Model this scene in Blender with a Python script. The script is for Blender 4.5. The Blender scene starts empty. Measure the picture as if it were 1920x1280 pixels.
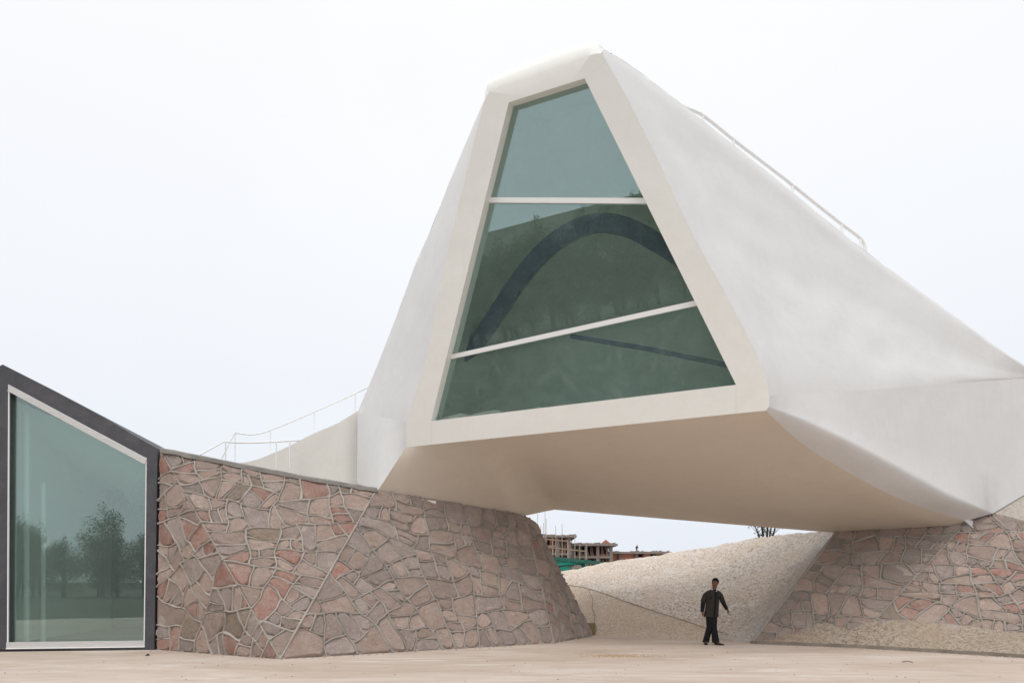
import bpy, bmesh, math, random
from mathutils import Vector, Matrix, noise
R = math.radians
rnd = random.Random(7)
scene = bpy.context.scene
COL = scene.collection

# ------------------------------------------------------------------ camera, sky, sun, exposure
EYE = 1.6
cam_d = bpy.data.cameras.new('camera'); cam = bpy.data.objects.new('camera', cam_d); COL.objects.link(cam)
cam_d.lens = 24.0; cam_d.sensor_width = 36.0; cam_d.shift_y = 450/1920
cam_d.clip_start = 0.1; cam_d.clip_end = 3000
cam.location = (0, 0, EYE); cam.rotation_euler = (R(90), 0, 0)
scene.camera = cam

world = bpy.data.worlds.new('World'); scene.world = world; world.use_nodes = True
wn = world.node_tree.nodes; wl = world.node_tree.links; wn.clear()
SUN_EL, SUN_AZ = R(58), R(206)
sky = wn.new('ShaderNodeTexSky'); sky.sky_type = 'NISHITA'; sky.sun_disc = False
sky.sun_elevation = SUN_EL; sky.sun_rotation = SUN_AZ; sky.air_density = 1.0; sky.dust_density = 4.0
tc = wn.new('ShaderNodeTexCoord'); sep = wn.new('ShaderNodeSeparateXYZ'); wl.new(tc.outputs['Generated'], sep.inputs[0])
rmp = wn.new('ShaderNodeValToRGB'); wl.new(sep.outputs['Z'], rmp.inputs[0])
rmp.color_ramp.elements[0].position = 0.0; rmp.color_ramp.elements[0].color = (.585, .617, .67, 1)
rmp.color_ramp.elements[1].position = 0.62; rmp.color_ramp.elements[1].color = (.70, .705, .715, 1)
_e = rmp.color_ramp.elements.new(1.0); _e.color = (.86, .86, .86, 1)
nz = wn.new('ShaderNodeTexNoise'); nz.inputs['Scale'].default_value = 1.6; nz.inputs['Detail'].default_value = 3
wl.new(tc.outputs['Generated'], nz.inputs['Vector'])
mr = wn.new('ShaderNodeMapRange'); mr.inputs[1].default_value = .3; mr.inputs[2].default_value = .7
mr.inputs[3].default_value = 12.2; mr.inputs[4].default_value = 12.9; wl.new(nz.outputs[0], mr.inputs[0])
vm = wn.new('ShaderNodeVectorMath'); vm.operation = 'SCALE'; wl.new(rmp.outputs[0], vm.inputs[0]); wl.new(mr.outputs[0], vm.inputs['Scale'])
mx = wn.new('ShaderNodeMix'); mx.data_type = 'RGBA'; mx.inputs[0].default_value = 0.95
wl.new(sky.outputs[0], mx.inputs[6]); wl.new(vm.outputs[0], mx.inputs[7])
bg = wn.new('ShaderNodeBackground'); bg.inputs[1].default_value = 0.10
wo = wn.new('ShaderNodeOutputWorld'); wl.new(mx.outputs[2], bg.inputs[0]); wl.new(bg.outputs[0], wo.inputs[0])

sd = bpy.data.lights.new('sun', 'SUN'); sd.energy = 1.15; sd.angle = R(35); sd.color = (1, .96, .90)
so = bpy.data.objects.new('sun', sd); COL.objects.link(so)
so.rotation_euler = Vector((math.sin(SUN_AZ)*math.cos(SUN_EL), math.cos(SUN_AZ)*math.cos(SUN_EL), math.sin(SUN_EL))).to_track_quat('Z', 'Y').to_euler()
so.location = (0, -20, 40)

scene.view_settings.view_transform = 'Standard'; scene.view_settings.look = 'None'
scene.view_settings.exposure = 0.20; scene.view_settings.gamma = 1.0
try: scene.view_settings.use_curve_mapping = False
except Exception: pass
scene.render.engine = 'CYCLES'
scene.cycles.max_bounces = 8; scene.cycles.diffuse_bounces = 5; scene.cycles.transparent_max_bounces = 12
scene.cycles.use_denoising = True

# ------------------------------------------------------------------ pixel helpers
F = 1280.0; HZ = 1090.0
def V(x, y, z): return Vector((x, y, z))
def at(px, py, Y): return V((px-960)/F*Y, Y, EYE-(py-HZ)/F*Y)
def ground(px, py):
    Y = F*EYE/(py-HZ); return V((px-960)/F*Y, Y, 0)
class Plane:
    def __init__(s, o, n): s.o = Vector(o); s.n = Vector(n).normalized()
    @staticmethod
    def three(a, b, c):
        n = (b-a).cross(c-a).normalized()
        if n.y > 0: n = -n
        return Plane(a, n)
    def hit(s, px, py):
        d = V((px-960)/F, 1, -(py-HZ)/F); o = V(0, 0, EYE)
        return o + d*((s.o-o).dot(s.n)/d.dot(s.n))
    def shift(s, d): return Plane(s.o+s.n*d, s.n)
    def frame(s):
        u = V(0, 0, 1).cross(s.n).normalized(); v = s.n.cross(u).normalized()
        return u, v

# ------------------------------------------------------------------ object helpers
WLOC = {}
def link(o, parent=None, loc=Vector((0, 0, 0))):
    COL.objects.link(o)
    if parent is not None:
        o.parent = parent; o.location = loc - WLOC[parent.name]
    else: o.location = loc
    WLOC[o.name] = loc.copy()
    return o
def tag(o, label=None, cat=None, group=None, kind=None):
    if label: o['label'] = label
    if cat: o['category'] = cat
    if group: o['group'] = group
    if kind: o['kind'] = kind
    return o
def thing(name, label, cat, loc, group=None):
    o = bpy.data.objects.new(name, None); o.empty_display_size = .2
    link(o, None, Vector(loc)); return tag(o, label, cat, group)
def mesh(name, vs, fs, m, parent=None, smooth=None, origin=None, merge=0):
    me = bpy.data.meshes.new(name)
    vs = [Vector(v) for v in vs]
    c = Vector(origin) if origin is not None else (sum(vs, Vector())/max(1, len(vs)))
    me.from_pydata([tuple(v-c) for v in vs], [], fs); me.materials.append(m)
    if merge:
        bm = bmesh.new(); bm.from_mesh(me); bmesh.ops.remove_doubles(bm, verts=bm.verts, dist=merge)
        bmesh.ops.recalc_face_normals(bm, faces=bm.faces); bm.to_mesh(me); bm.free()
    if smooth is not None:
        for p in me.polygons: p.use_smooth = True
        me.set_sharp_from_angle(angle=R(smooth))
    me.update()
    return link(bpy.data.objects.new(name, me), parent, c)
class MB:
    def __init__(s): s.v = []; s.f = []
    def add(s, vs, fs):
        b = len(s.v); s.v += [Vector(v) for v in vs]; s.f += [tuple(i+b for i in f) for f in fs]; return s
    def box(s, a, b):
        x0, y0, z0 = a; x1, y1, z1 = b
        return s.add([(x0,y0,z0),(x1,y0,z0),(x1,y1,z0),(x0,y1,z0),(x0,y0,z1),(x1,y0,z1),(x1,y1,z1),(x0,y1,z1)],
                     [(0,3,2,1),(4,5,6,7),(0,1,5,4),(1,2,6,5),(2,3,7,6),(3,0,4,7)])
    def bar(s, p, q, w, h=None, up=V(0,0,1)):
        h = h or w; p = Vector(p); q = Vector(q); d = (q-p).normalized()
        a = d.cross(up)
        if a.length < 1e-3: a = d.cross(V(0, 1, 0))
        a.normalize(); b = a.cross(d).normalized(); vs = []
        for c in (p, q):
            for i, j in ((-1,-1),(1,-1),(1,1),(-1,1)): vs.append(c+a*(w/2*i)+b*(h/2*j))
        return s.add(vs, [(0,1,2,3),(7,6,5,4),(0,4,5,1),(1,5,6,2),(2,6,7,3),(3,7,4,0)])
    def tube(s, pts, r, n=8, caps=True):
        pts = [Vector(p) for p in pts]; rs = r if isinstance(r, (list, tuple)) else [r]*len(pts)
        vs = []; prev = None
        for i, p in enumerate(pts):
            d = (pts[min(i+1, len(pts)-1)]-pts[max(i-1, 0)]).normalized()
            if prev is None:
                a = d.cross(V(0, 0, 1))
                if a.length < .05: a = d.cross(V(0, 1, 0))
            else: a = prev - d*prev.dot(d)
            a.normalize(); prev = a; b = d.cross(a)
            for k in range(n):
                t = 2*math.pi*k/n; vs.append(p+(a*math.cos(t)+b*math.sin(t))*rs[i])
        fs = [(i*n+k, i*n+(k+1)%n, (i+1)*n+(k+1)%n, (i+1)*n+k) for i in range(len(pts)-1) for k in range(n)]
        if caps: fs += [tuple(range(n))[::-1], tuple((len(pts)-1)*n+k for k in range(n))]
        return s.add(vs, fs)
    def slab(s, poly, off):
        n = len(poly); vs = [Vector(p) for p in poly]+[Vector(p)+off for p in poly]
        return s.add(vs, [tuple(range(n)), tuple(range(2*n-1, n-1, -1))]+[(i, n+i, n+(i+1) % n, (i+1) % n) for i in range(n)])
    def grid(s, g):
        nu, nv = len(g), len(g[0])
        return s.add([p for row in g for p in row],
                     [(i*nv+j, i*nv+j+1, (i+1)*nv+j+1, (i+1)*nv+j) for i in range(nu-1) for j in range(nv-1)])
    def build(s, name, m, parent=None, **k): return mesh(name, s.v, s.f, m, parent, **k)
def line(pts, t):
    pts = [Vector(p) for p in pts]
    L = [0]
    for a, b in zip(pts, pts[1:]): L.append(L[-1]+(b-a).length)
    d = t*L[-1]
    for i in range(len(pts)-1):
        if d <= L[i+1] or i == len(pts)-2:
            k = (d-L[i])/max(1e-9, L[i+1]-L[i]); return pts[i].lerp(pts[i+1], min(1, max(0, k)))
def curve(pts, t):
    """Catmull-Rom through the points, by index parameter."""
    pts = [Vector(p) for p in pts]; n = len(pts)-1; x = min(max(t, 0), 1)*n; i = min(int(x), n-1); k = x-i
    p1, p2 = pts[i], pts[i+1]; p0 = pts[i-1] if i else p1*2-p2; p3 = pts[i+2] if i+2 <= n else p2*2-p1
    return ((p1*2)+(p2-p0)*k+(p0*2-p1*5+p2*4-p3)*k*k+(-p0+p1*3-p2*3+p3)*k**3)*.5
def coons(b, t, l, r, nu, nv, fb=line, ft=line, fl=line, fr=line):
    """b,t run left to right; l,r run bottom to top."""
    g = []
    c00, c10, c01, c11 = fb(b, 0), fb(b, 1), ft(t, 0), ft(t, 1)
    for j in range(nv+1):
        v = j/nv; row = []
        for i in range(nu+1):
            u = i/nu
            p = fb(b, u)*(1-v)+ft(t, u)*v+fl(l, v)*(1-u)+fr(r, v)*u-(c00*(1-u)*(1-v)+c10*u*(1-v)+c01*(1-u)*v+c11*u*v)
            row.append(p)
        g.append(row)
    return g

# ------------------------------------------------------------------ materials
def srgb(r, g, b):
    f = lambda c: (c/255/12.92 if c/255 <= .04045 else ((c/255+.055)/1.055)**2.4)
    return (f(r), f(g), f(b), 1)
def mk(name, rough=.8, spec=.3, metal=0):
    m = bpy.data.materials.new(name); m.use_nodes = True; nt = m.node_tree; b = nt.nodes['Principled BSDF']
    b.inputs['Roughness'].default_value = rough; b.inputs['Specular IOR Level'].default_value = spec; b.inputs['Metallic'].default_value = metal
    return m, nt, b
def N(nt, t, **k):
    n = nt.nodes.new(t)
    for a, v in k.items(): setattr(n, a, v)
    return n
def pos(nt, scale=(1, 1, 1), rot=(0, 0, 0)):
    g = N(nt, 'ShaderNodeNewGeometry'); mp = N(nt, 'ShaderNodeMapping')
    mp.inputs['Scale'].default_value = scale; mp.inputs['Rotation'].default_value = rot
    nt.links.new(g.outputs['Position'], mp.inputs[0]); return mp.outputs[0]
def noi(nt, scale, detail=4, rough=.6, vec=None, dist=0):
    n = N(nt, 'ShaderNodeTexNoise'); n.inputs['Scale'].default_value = scale; n.inputs['Detail'].default_value = detail
    n.inputs['Roughness'].default_value = rough; n.inputs['Distortion'].default_value = dist
    nt.links.new(vec if vec is not None else pos(nt), n.inputs['Vector']); return n.outputs['Fac']
def ramp(nt, fac, stops):
    r = N(nt, 'ShaderNodeValToRGB'); nt.links.new(fac, r.inputs[0]); e = r.color_ramp.elements
    while len(e) < len(stops): e.new(.5)
    for i, (p, c) in enumerate(stops):
        e[i].position = p; e[i].color = c if len(c) == 4 else (*c, 1)
    return r.outputs[0]
def mix(nt, fac, a, b, mode='MIX'):
    m = N(nt, 'ShaderNodeMix', data_type='RGBA', blend_type=mode)
    for i, x in ((0, fac), (6, a), (7, b)):
        if isinstance(x, (int, float)): m.inputs[i].default_value = x
        elif isinstance(x, tuple): m.inputs[i].default_value = x if len(x) == 4 else (*x, 1)
        else: nt.links.new(x, m.inputs[i])
    return m.outputs[2]
def bump(nt, b, h, strength=.3, dist=.02, prev=None):
    n = N(nt, 'ShaderNodeBump'); n.inputs['Strength'].default_value = strength; n.inputs['Distance'].default_value = dist
    nt.links.new(h, n.inputs['Height'])
    if prev is not None: nt.links.new(prev, n.inputs['Normal'])
    nt.links.new(n.outputs[0], b.inputs['Normal']); return n.outputs[0]
def fog(c, k): return tuple(c[i]*k for i in range(3))+(1,)

def plaster(name, col, stain=.10, streak=True):
    m, nt, b = mk(name, .75, .25)
    f = noi(nt, .55, 5, .65, dist=.6)
    c = mix(nt, ramp(nt, f, [(.35, (0, 0, 0)), (.75, (1, 1, 1))]), col, fog(col, 1-stain))
    f2 = noi(nt, 3.0, 6, .7)
    c = mix(nt, ramp(nt, f2, [(.52, (0, 0, 0)), (.72, (.5, .5, .5))]), c, fog(col, 1-stain*1.1))
    fm = noi(nt, 1.5, 8, .78, pos(nt, (1, 1, 1), (.4, .5, .6)), 1.8)
    c = mix(nt, ramp(nt, fm, [(.50, (0, 0, 0)), (.62, (.55, .55, .55))]), c, fog(col, 1-stain*1.3))
    if streak:
        f3 = noi(nt, 1.0, 3, .6, vec=pos(nt, (5, 5, .35)))
        c = mix(nt, ramp(nt, f3, [(.56, (0, 0, 0)), (.70, (.55, .55, .55))]), c, fog((col[0], col[1]*.985, col[2]*.955), 1-stain*.9))
    nt.links.new(c, b.inputs['Base Color'])
    n1 = bump(nt, b, noi(nt, 60, 3), .12, .004)
    bump(nt, b, noi(nt, 1.3, 4, .5), .35, .05, n1)
    return m
WHITE = plaster('white_plaster', (.695, .695, .695, 1), .06)
WHITE_FRAME = plaster('warm_white_plaster', (.865, .86, .825, 1), .05)
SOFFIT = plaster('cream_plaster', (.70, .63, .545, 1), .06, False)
def white_paint():
    m, nt, b = mk('white_metal_paint', .4, .4); b.inputs['Base Color'].default_value = (.90, .90, .90, 1); return m
PAINT = white_paint()
def aluminium():
    m, nt, b = mk('aluminium', .45, .5); 
    c = mix(nt, noi(nt, 6, 4, vec=pos(nt, (.6, .6, 8))), (.48, .47, .46), (.70, .69, .68)); nt.links.new(c, b.inputs['Base Color']); return m
ALU = aluminium()
def dark_concrete():
    m, nt, b = mk('dark_concrete', .6, .35)
    f = noi(nt, 1.6, 6, .7, dist=.8)
    c = ramp(nt, f, [(.3, (.058, .058, .066)), (.5, (.074, .074, .083)), (.7, (.098, .097, .104)), (.85, (.17, .165, .168))])
    f2 = noi(nt, 9, 5, .8); c = mix(nt, ramp(nt, f2, [(.55, (0, 0, 0)), (.75, (.5, .5, .5))]), c, (.17, .16, .165))
    nt.links.new(c, b.inputs['Base Color']); bump(nt, b, noi(nt, 25, 5, .7), .4, .01); return m
DARK = dark_concrete()
def mortar(name, a, bcol):
    m, nt, b = mk(name, .9, .15)
    c = mix(nt, ramp(nt, noi(nt, 2.0, 6, .7), [(.35, (0, 0, 0)), (.65, (1, 1, 1))]), a, bcol)
    c = mix(nt, ramp(nt, noi(nt, 30, 3, .7), [(.5, (0, 0, 0)), (.7, (.4, .4, .4))]), c, fog(a, .6))
    nt.links.new(c, b.inputs['Base Color']); bump(nt, b, noi(nt, 45, 4, .8), .7, .015); return m
MORTAR = mortar('mortar', (.47, .42, .375, 1), (.34, .305, .275, 1))
MORTAR_GREY = mortar('grey_mortar', (.40, .36, .325, 1), (.28, .25, .225, 1))
MORTAR_BED = mortar('mortar_bed', (.42, .36, .315, 1), (.31, .265, .23, 1))
COPING = mortar('coping_concrete', (.36, .34, .32, 1), (.24, .225, .21, 1))
def stone(name, c1, c2, c3):
    m, nt, b = mk(name, .85, .2)
    oi = N(nt, 'ShaderNodeObjectInfo')
    sp = N(nt, 'ShaderNodeVectorMath', operation='ADD')
    cmb = N(nt, 'ShaderNodeCombineXYZ')
    mu = N(nt, 'ShaderNodeMath', operation='MULTIPLY'); mu.inputs[1].default_value = 40; nt.links.new(oi.outputs['Random'], mu.inputs[0])
    nt.links.new(mu.outputs[0], cmb.inputs[0]); nt.links.new(mu.outputs[0], cmb.inputs[2])
    nt.links.new(pos(nt), sp.inputs[0]); nt.links.new(cmb.outputs[0], sp.inputs[1]); vec = sp.outputs[0]
    c = mix(nt, oi.outputs['Random'], c1, c2)
    f = noi(nt, 3.4, 6, .75, vec, 1.0)
    c = mix(nt, ramp(nt, f, [(.40, (0, 0, 0)), (.62, (1, 1, 1))]), c, c3)
    f2 = noi(nt, 14, 6, .8, vec, 1.5)
    c = mix(nt, ramp(nt, f2, [(.48, (0, 0, 0)), (.64, (.75, .75, .75))]), c, (.58, .52, .48))
    f4 = noi(nt, 22, 5, .85, vec, 2)
    c = mix(nt, ramp(nt, f4, [(.33, (.9, .9, .9)), (.46, (0, 0, 0))]), c, fog(c1, .35))
    mu2 = N(nt, 'ShaderNodeMath', operation='MULTIPLY_ADD'); mu2.inputs[1].default_value = .30; mu2.inputs[2].default_value = .84
    wn_ = N(nt, 'ShaderNodeTexWhiteNoise', noise_dimensions='1D'); nt.links.new(oi.outputs['Random'], wn_.inputs['W'])
    nt.links.new(wn_.outputs['Value'], mu2.inputs[0])
    sc_ = N(nt, 'ShaderNodeVectorMath', operation='SCALE'); nt.links.new(c, sc_.inputs[0]); nt.links.new(mu2.outputs[0], sc_.inputs['Scale'])
    nt.links.new(sc_.outputs[0], b.inputs['Base Color'])
    n1 = bump(nt, b, noi(nt, 8, 7, .8, vec, 1.2), 1.0, .11)
    bump(nt, b, noi(nt, 30, 5, .85, vec), .9, .03, n1)
    return m
S_PINK = stone('pinkish_granite', (.60, .42, .35, 1), (.52, .39, .33, 1), (.67, .52, .45, 1))
S_GREY = stone('mauve_grey_granite', (.50, .40, .36, 1), (.43, .355, .325, 1), (.60, .49, .44, 1))
S_RED = stone('red_granite', (.58, .26, .20, 1), (.52, .28, .22, 1), (.62, .42, .36, 1))
S_TAN = stone('tan_granite', (.43, .31, .225, 1), (.40, .31, .25, 1), (.46, .37, .30, 1))
def gravelly(name, cols, scale=24, bstr=.8, warm=None, pale=None):
    m, nt, b = mk(name, .95, .1)
    v = N(nt, 'ShaderNodeTexVoronoi'); v.inputs['Scale'].default_value = scale; nt.links.new(pos(nt), v.inputs['Vector'])
    sepc = N(nt, 'ShaderNodeSeparateColor'); nt.links.new(v.outputs['Color'], sepc.inputs[0])
    c = ramp(nt, sepc.outputs[0], [(i/(len(cols)-1), x) for i, x in enumerate(cols)])
    if warm: c = mix(nt, ramp(nt, noi(nt, .55, 5, .65, dist=1), [(.42, (0, 0, 0)), (.68, (.75, .75, .75))]), c, warm)
    if pale: c = mix(nt, ramp(nt, noi(nt, .8, 6, .7, pos(nt, (1, 1, 1), (0, 0, 1))), [(.55, (0, 0, 0)), (.72, (.6, .6, .6))]), c, pale)
    nt.links.new(c, b.inputs['Base Color'])
    n1 = bump(nt, b, v.outputs['Distance'], bstr, .03)
    bump(nt, b, noi(nt, 11, 6, .8), .7, .05, n1); return m
GRAVEL_HI = gravelly('rough_pebble_concrete', [(.36, .29, .23), (.68, .59, .51), (.82, .76, .71), (.54, .45, .37)], 19, 1.0, (.66, .54, .43, 1), (.80, .765, .74, 1))
GRAVEL_LO = gravelly('fine_pebble_concrete', [(.46, .36, .28), (.68, .57, .465), (.76, .67, .57)], 28, .7, (.66, .53, .41, 1))
APRON = gravelly('apron_pebble_concrete', [(.25, .205, .16), (.42, .35, .285), (.54, .46, .385), (.34, .275, .21)], 24, 1.0, (.44, .345, .255, 1), (.52, .49, .475, 1))
RAMPC = gravelly('ramp_concrete', [(.40, .36, .31), (.50, .46, .42), (.44, .39, .32)], 16, .6)
def ground_mat():
    m, nt, b = mk('dusty_concrete_ground', .95, .08)
    c = ramp(nt, noi(nt, .35, 7, .68, pos(nt, (.55, 1.6, 1), (0, 0, .1)), .6), [(.30, (.44, .36, .295)), (.46, (.52, .43, .365)), (.60, (.58, .50, .44)), (.75, (.63, .57, .52))])
    c = mix(nt, ramp(nt, noi(nt, 1.4, 7, .75, pos(nt, (.5, 2.4, 1), (0, 0, -.15)), .8), [(.50, (0, 0, 0)), (.66, (.6, .6, .6))]), c, (.40, .335, .285))
    c = mix(nt, ramp(nt, noi(nt, .9, 6, .7, pos(nt, (.35, 2.2, 1), (0, 0, .25))), [(.56, (0, 0, 0)), (.68, (.85, .85, .85))]), c, (.69, .64, .60))
    c = mix(nt, ramp(nt, noi(nt, 13, 4, .8), [(.62, (0, 0, 0)), (.72, (.5, .5, .5))]), c, (.33, .26, .2))
    nt.links.new(c, b.inputs['Base Color'])
    n1 = bump(nt, b, noi(nt, 30, 5, .8), .35, .01); bump(nt, b, noi(nt, 1.8, 5, .6), .3, .05, n1); return m
GROUND = ground_mat()
def simple(name, col, rough=.8, var=.25, scale=4, spec=.25):
    m, nt, b = mk(name, rough, spec)
    c = mix(nt, noi(nt, scale, 5, .7), fog(col, 1-var), fog(col, 1+var)); nt.links.new(c, b.inputs['Base Color']); return m
FIELD = simple('rough_grass_field', (.065, .075, .052), .95, .5, .6)
SPILL = simple('tan_gravel_spill', (.40, .29, .18), .9, .4, 20)
POLEM = simple('weathered_poles', (.42, .39, .36), .8, .3, 3)
CONC_FAR = simple('raw_concrete', (.23, .20, .185), .9, .25, .8)
BRICK = simple('red_brick', (.42, .17, .12), .9, .25, 1.2)
BRICK2 = simple('orange_brick', (.50, .23, .155), .9, .2, 1.0)
GLOOM = simple('painted_room_gloom', (.075, .048, .045), .9, .3, 1)  # shade of the open floors put into a dark base colour
BAMBOO = simple('scaffold_poles', (.26, .20, .155), .8, .3, 3)
NETM = simple('green_safety_net', (.015, .22, .16), .8, .3, 2)
NETD = simple('dark_green_tarpaulin', (.03, .11, .09), .8, .4, 2)
LEAF = simple('leaves', (.045, .085, .02), .7, .5, 8)
BARK = simple('bark', (.05, .04, .032), .9, .4, 12)
def glass(name, tint, refl, base, smudge=0, film=.015):
    m = bpy.data.materials.new(name); m.use_nodes = True; nt = m.node_tree; nt.nodes.clear()
    out = N(nt, 'ShaderNodeOutputMaterial'); tr = N(nt, 'ShaderNodeBsdfTransparent'); tr.inputs[0].default_value = tint
    gl = N(nt, 'ShaderNodeBsdfGlossy'); gl.inputs[0].default_value = refl; gl.inputs['Roughness'].default_value = .0
    lw_ = N(nt, 'ShaderNodeLayerWeight'); lw_.inputs[0].default_value = .5
    fr = N(nt, 'ShaderNodeMath', operation='POWER'); nt.links.new(lw_.outputs['Facing'], fr.inputs[0]); fr.inputs[1].default_value = 4.5
    ma = N(nt, 'ShaderNodeMath', operation='ADD', use_clamp=True); ma.inputs[1].default_value = base; nt.links.new(fr.outputs[0], ma.inputs[0])
    ms = N(nt, 'ShaderNodeMixShader'); nt.links.new(ma.outputs[0], ms.inputs[0]); nt.links.new(tr.outputs[0], ms.inputs[1]); nt.links.new(gl.outputs[0], ms.inputs[2])
    last = ms.outputs[0]
    df = N(nt, 'ShaderNodeBsdfDiffuse'); df.inputs[0].default_value = (.47, .54, .51, 1)
    f = ramp(nt, noi(nt, 1.1, 6, .75, pos(nt, (1, 1, 1)), 2.5), [(.45, (0, 0, 0)), (.75, (1, 1, 1))])
    g = ramp(nt, noi(nt, 5, 5, .7, None, 3), [(.5, (.25, .25, .25)), (.72, (1, 1, 1))])
    mm = N(nt, 'ShaderNodeMath', operation='MULTIPLY'); nt.links.new(f, mm.inputs[0]); nt.links.new(g, mm.inputs[1])
    m2 = N(nt, 'ShaderNodeMath', operation='MULTIPLY_ADD'); nt.links.new(mm.outputs[0], m2.inputs[0]); m2.inputs[1].default_value = smudge; m2.inputs[2].default_value = film
    ms2 = N(nt, 'ShaderNodeMixShader'); nt.links.new(m2.outputs[0], ms2.inputs[0]); nt.links.new(last, ms2.inputs[1]); nt.links.new(df.outputs[0], ms2.inputs[2])
    nt.links.new(ms2.outputs[0], out.inputs[0]); return m
GLASS_BIG = glass('teal_coated_glass', (.84, .92, .91, 1), (.77, .94, .92, 1), .22, .15, .06)
GLASS_BIG_L = glass('dusty_teal_coated_glass', (.82, .90, .89, 1), (.77, .94, .92, 1), .17, .26, .05)
GLASS_ANNEX = glass('green_tinted_glass', (.86, .96, .94, 1), (.82, .97, .93, 1), .16, .06, .09)

# ------------------------------------------------------------------ ground
GSZ = 1500
go = mesh('ground', [(-GSZ, -GSZ, 0), (GSZ, -GSZ, 0), (GSZ, GSZ, 0), (-GSZ, GSZ, 0)], [(0, 1, 2, 3)], GROUND, origin=(0, 0, 0)); tag(go, kind='structure')
fo = mesh('field', [(-1400, -1400, .004), (1400, -1400, .004), (1400, -9, .004), (2, -9, .004), (-3, -3.5, .004)]+[(-4-x_*.6, -2.5+x_*.17+1.1*noise.noise(V(x_*.35, 0, 2))+.5*noise.noise(V(x_*1.3, 4, 2)), .004) for x_ in range(40)]+[(-45, 8, .004), (-1400, 8, .004)], [tuple(range(47))], FIELD); tag(fo, kind='structure')

# ------------------------------------------------------------------ masonry: polygonal stones in raised mortar ribs
def clip(poly, a, b, c):
    """keep a*x+b*y<=c"""
    out = []
    for i in range(len(poly)):
        p, q = poly[i], poly[(i+1) % len(poly)]
        dp, dq = a*p[0]+b*p[1]-c, a*q[0]+b*q[1]-c
        if dp <= 0: out.append(p)
        if (dp < 0 < dq) or (dq < 0 < dp):
            t = dp/(dp-dq); out.append((p[0]+(q[0]-p[0])*t, p[1]+(q[1]-p[1])*t))
    return out
def area(p): return .5*sum(p[i][0]*p[(i+1) % len(p)][1]-p[(i+1) % len(p)][0]*p[i][1] for i in range(len(p)))
def inside(p, poly):
    r = False
    for i in range(len(poly)):
        a, b = poly[i], poly[i-1]
        if (a[1] > p[1]) != (b[1] > p[1]) and p[0] < (b[0]-a[0])*(p[1]-a[1])/(b[1]-a[1])+a[0]: r = not r
    return r
def hsh(x, y):
    v = math.sin(x*127.1+y*311.7)*43758.5453; return v-math.floor(v)
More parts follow.
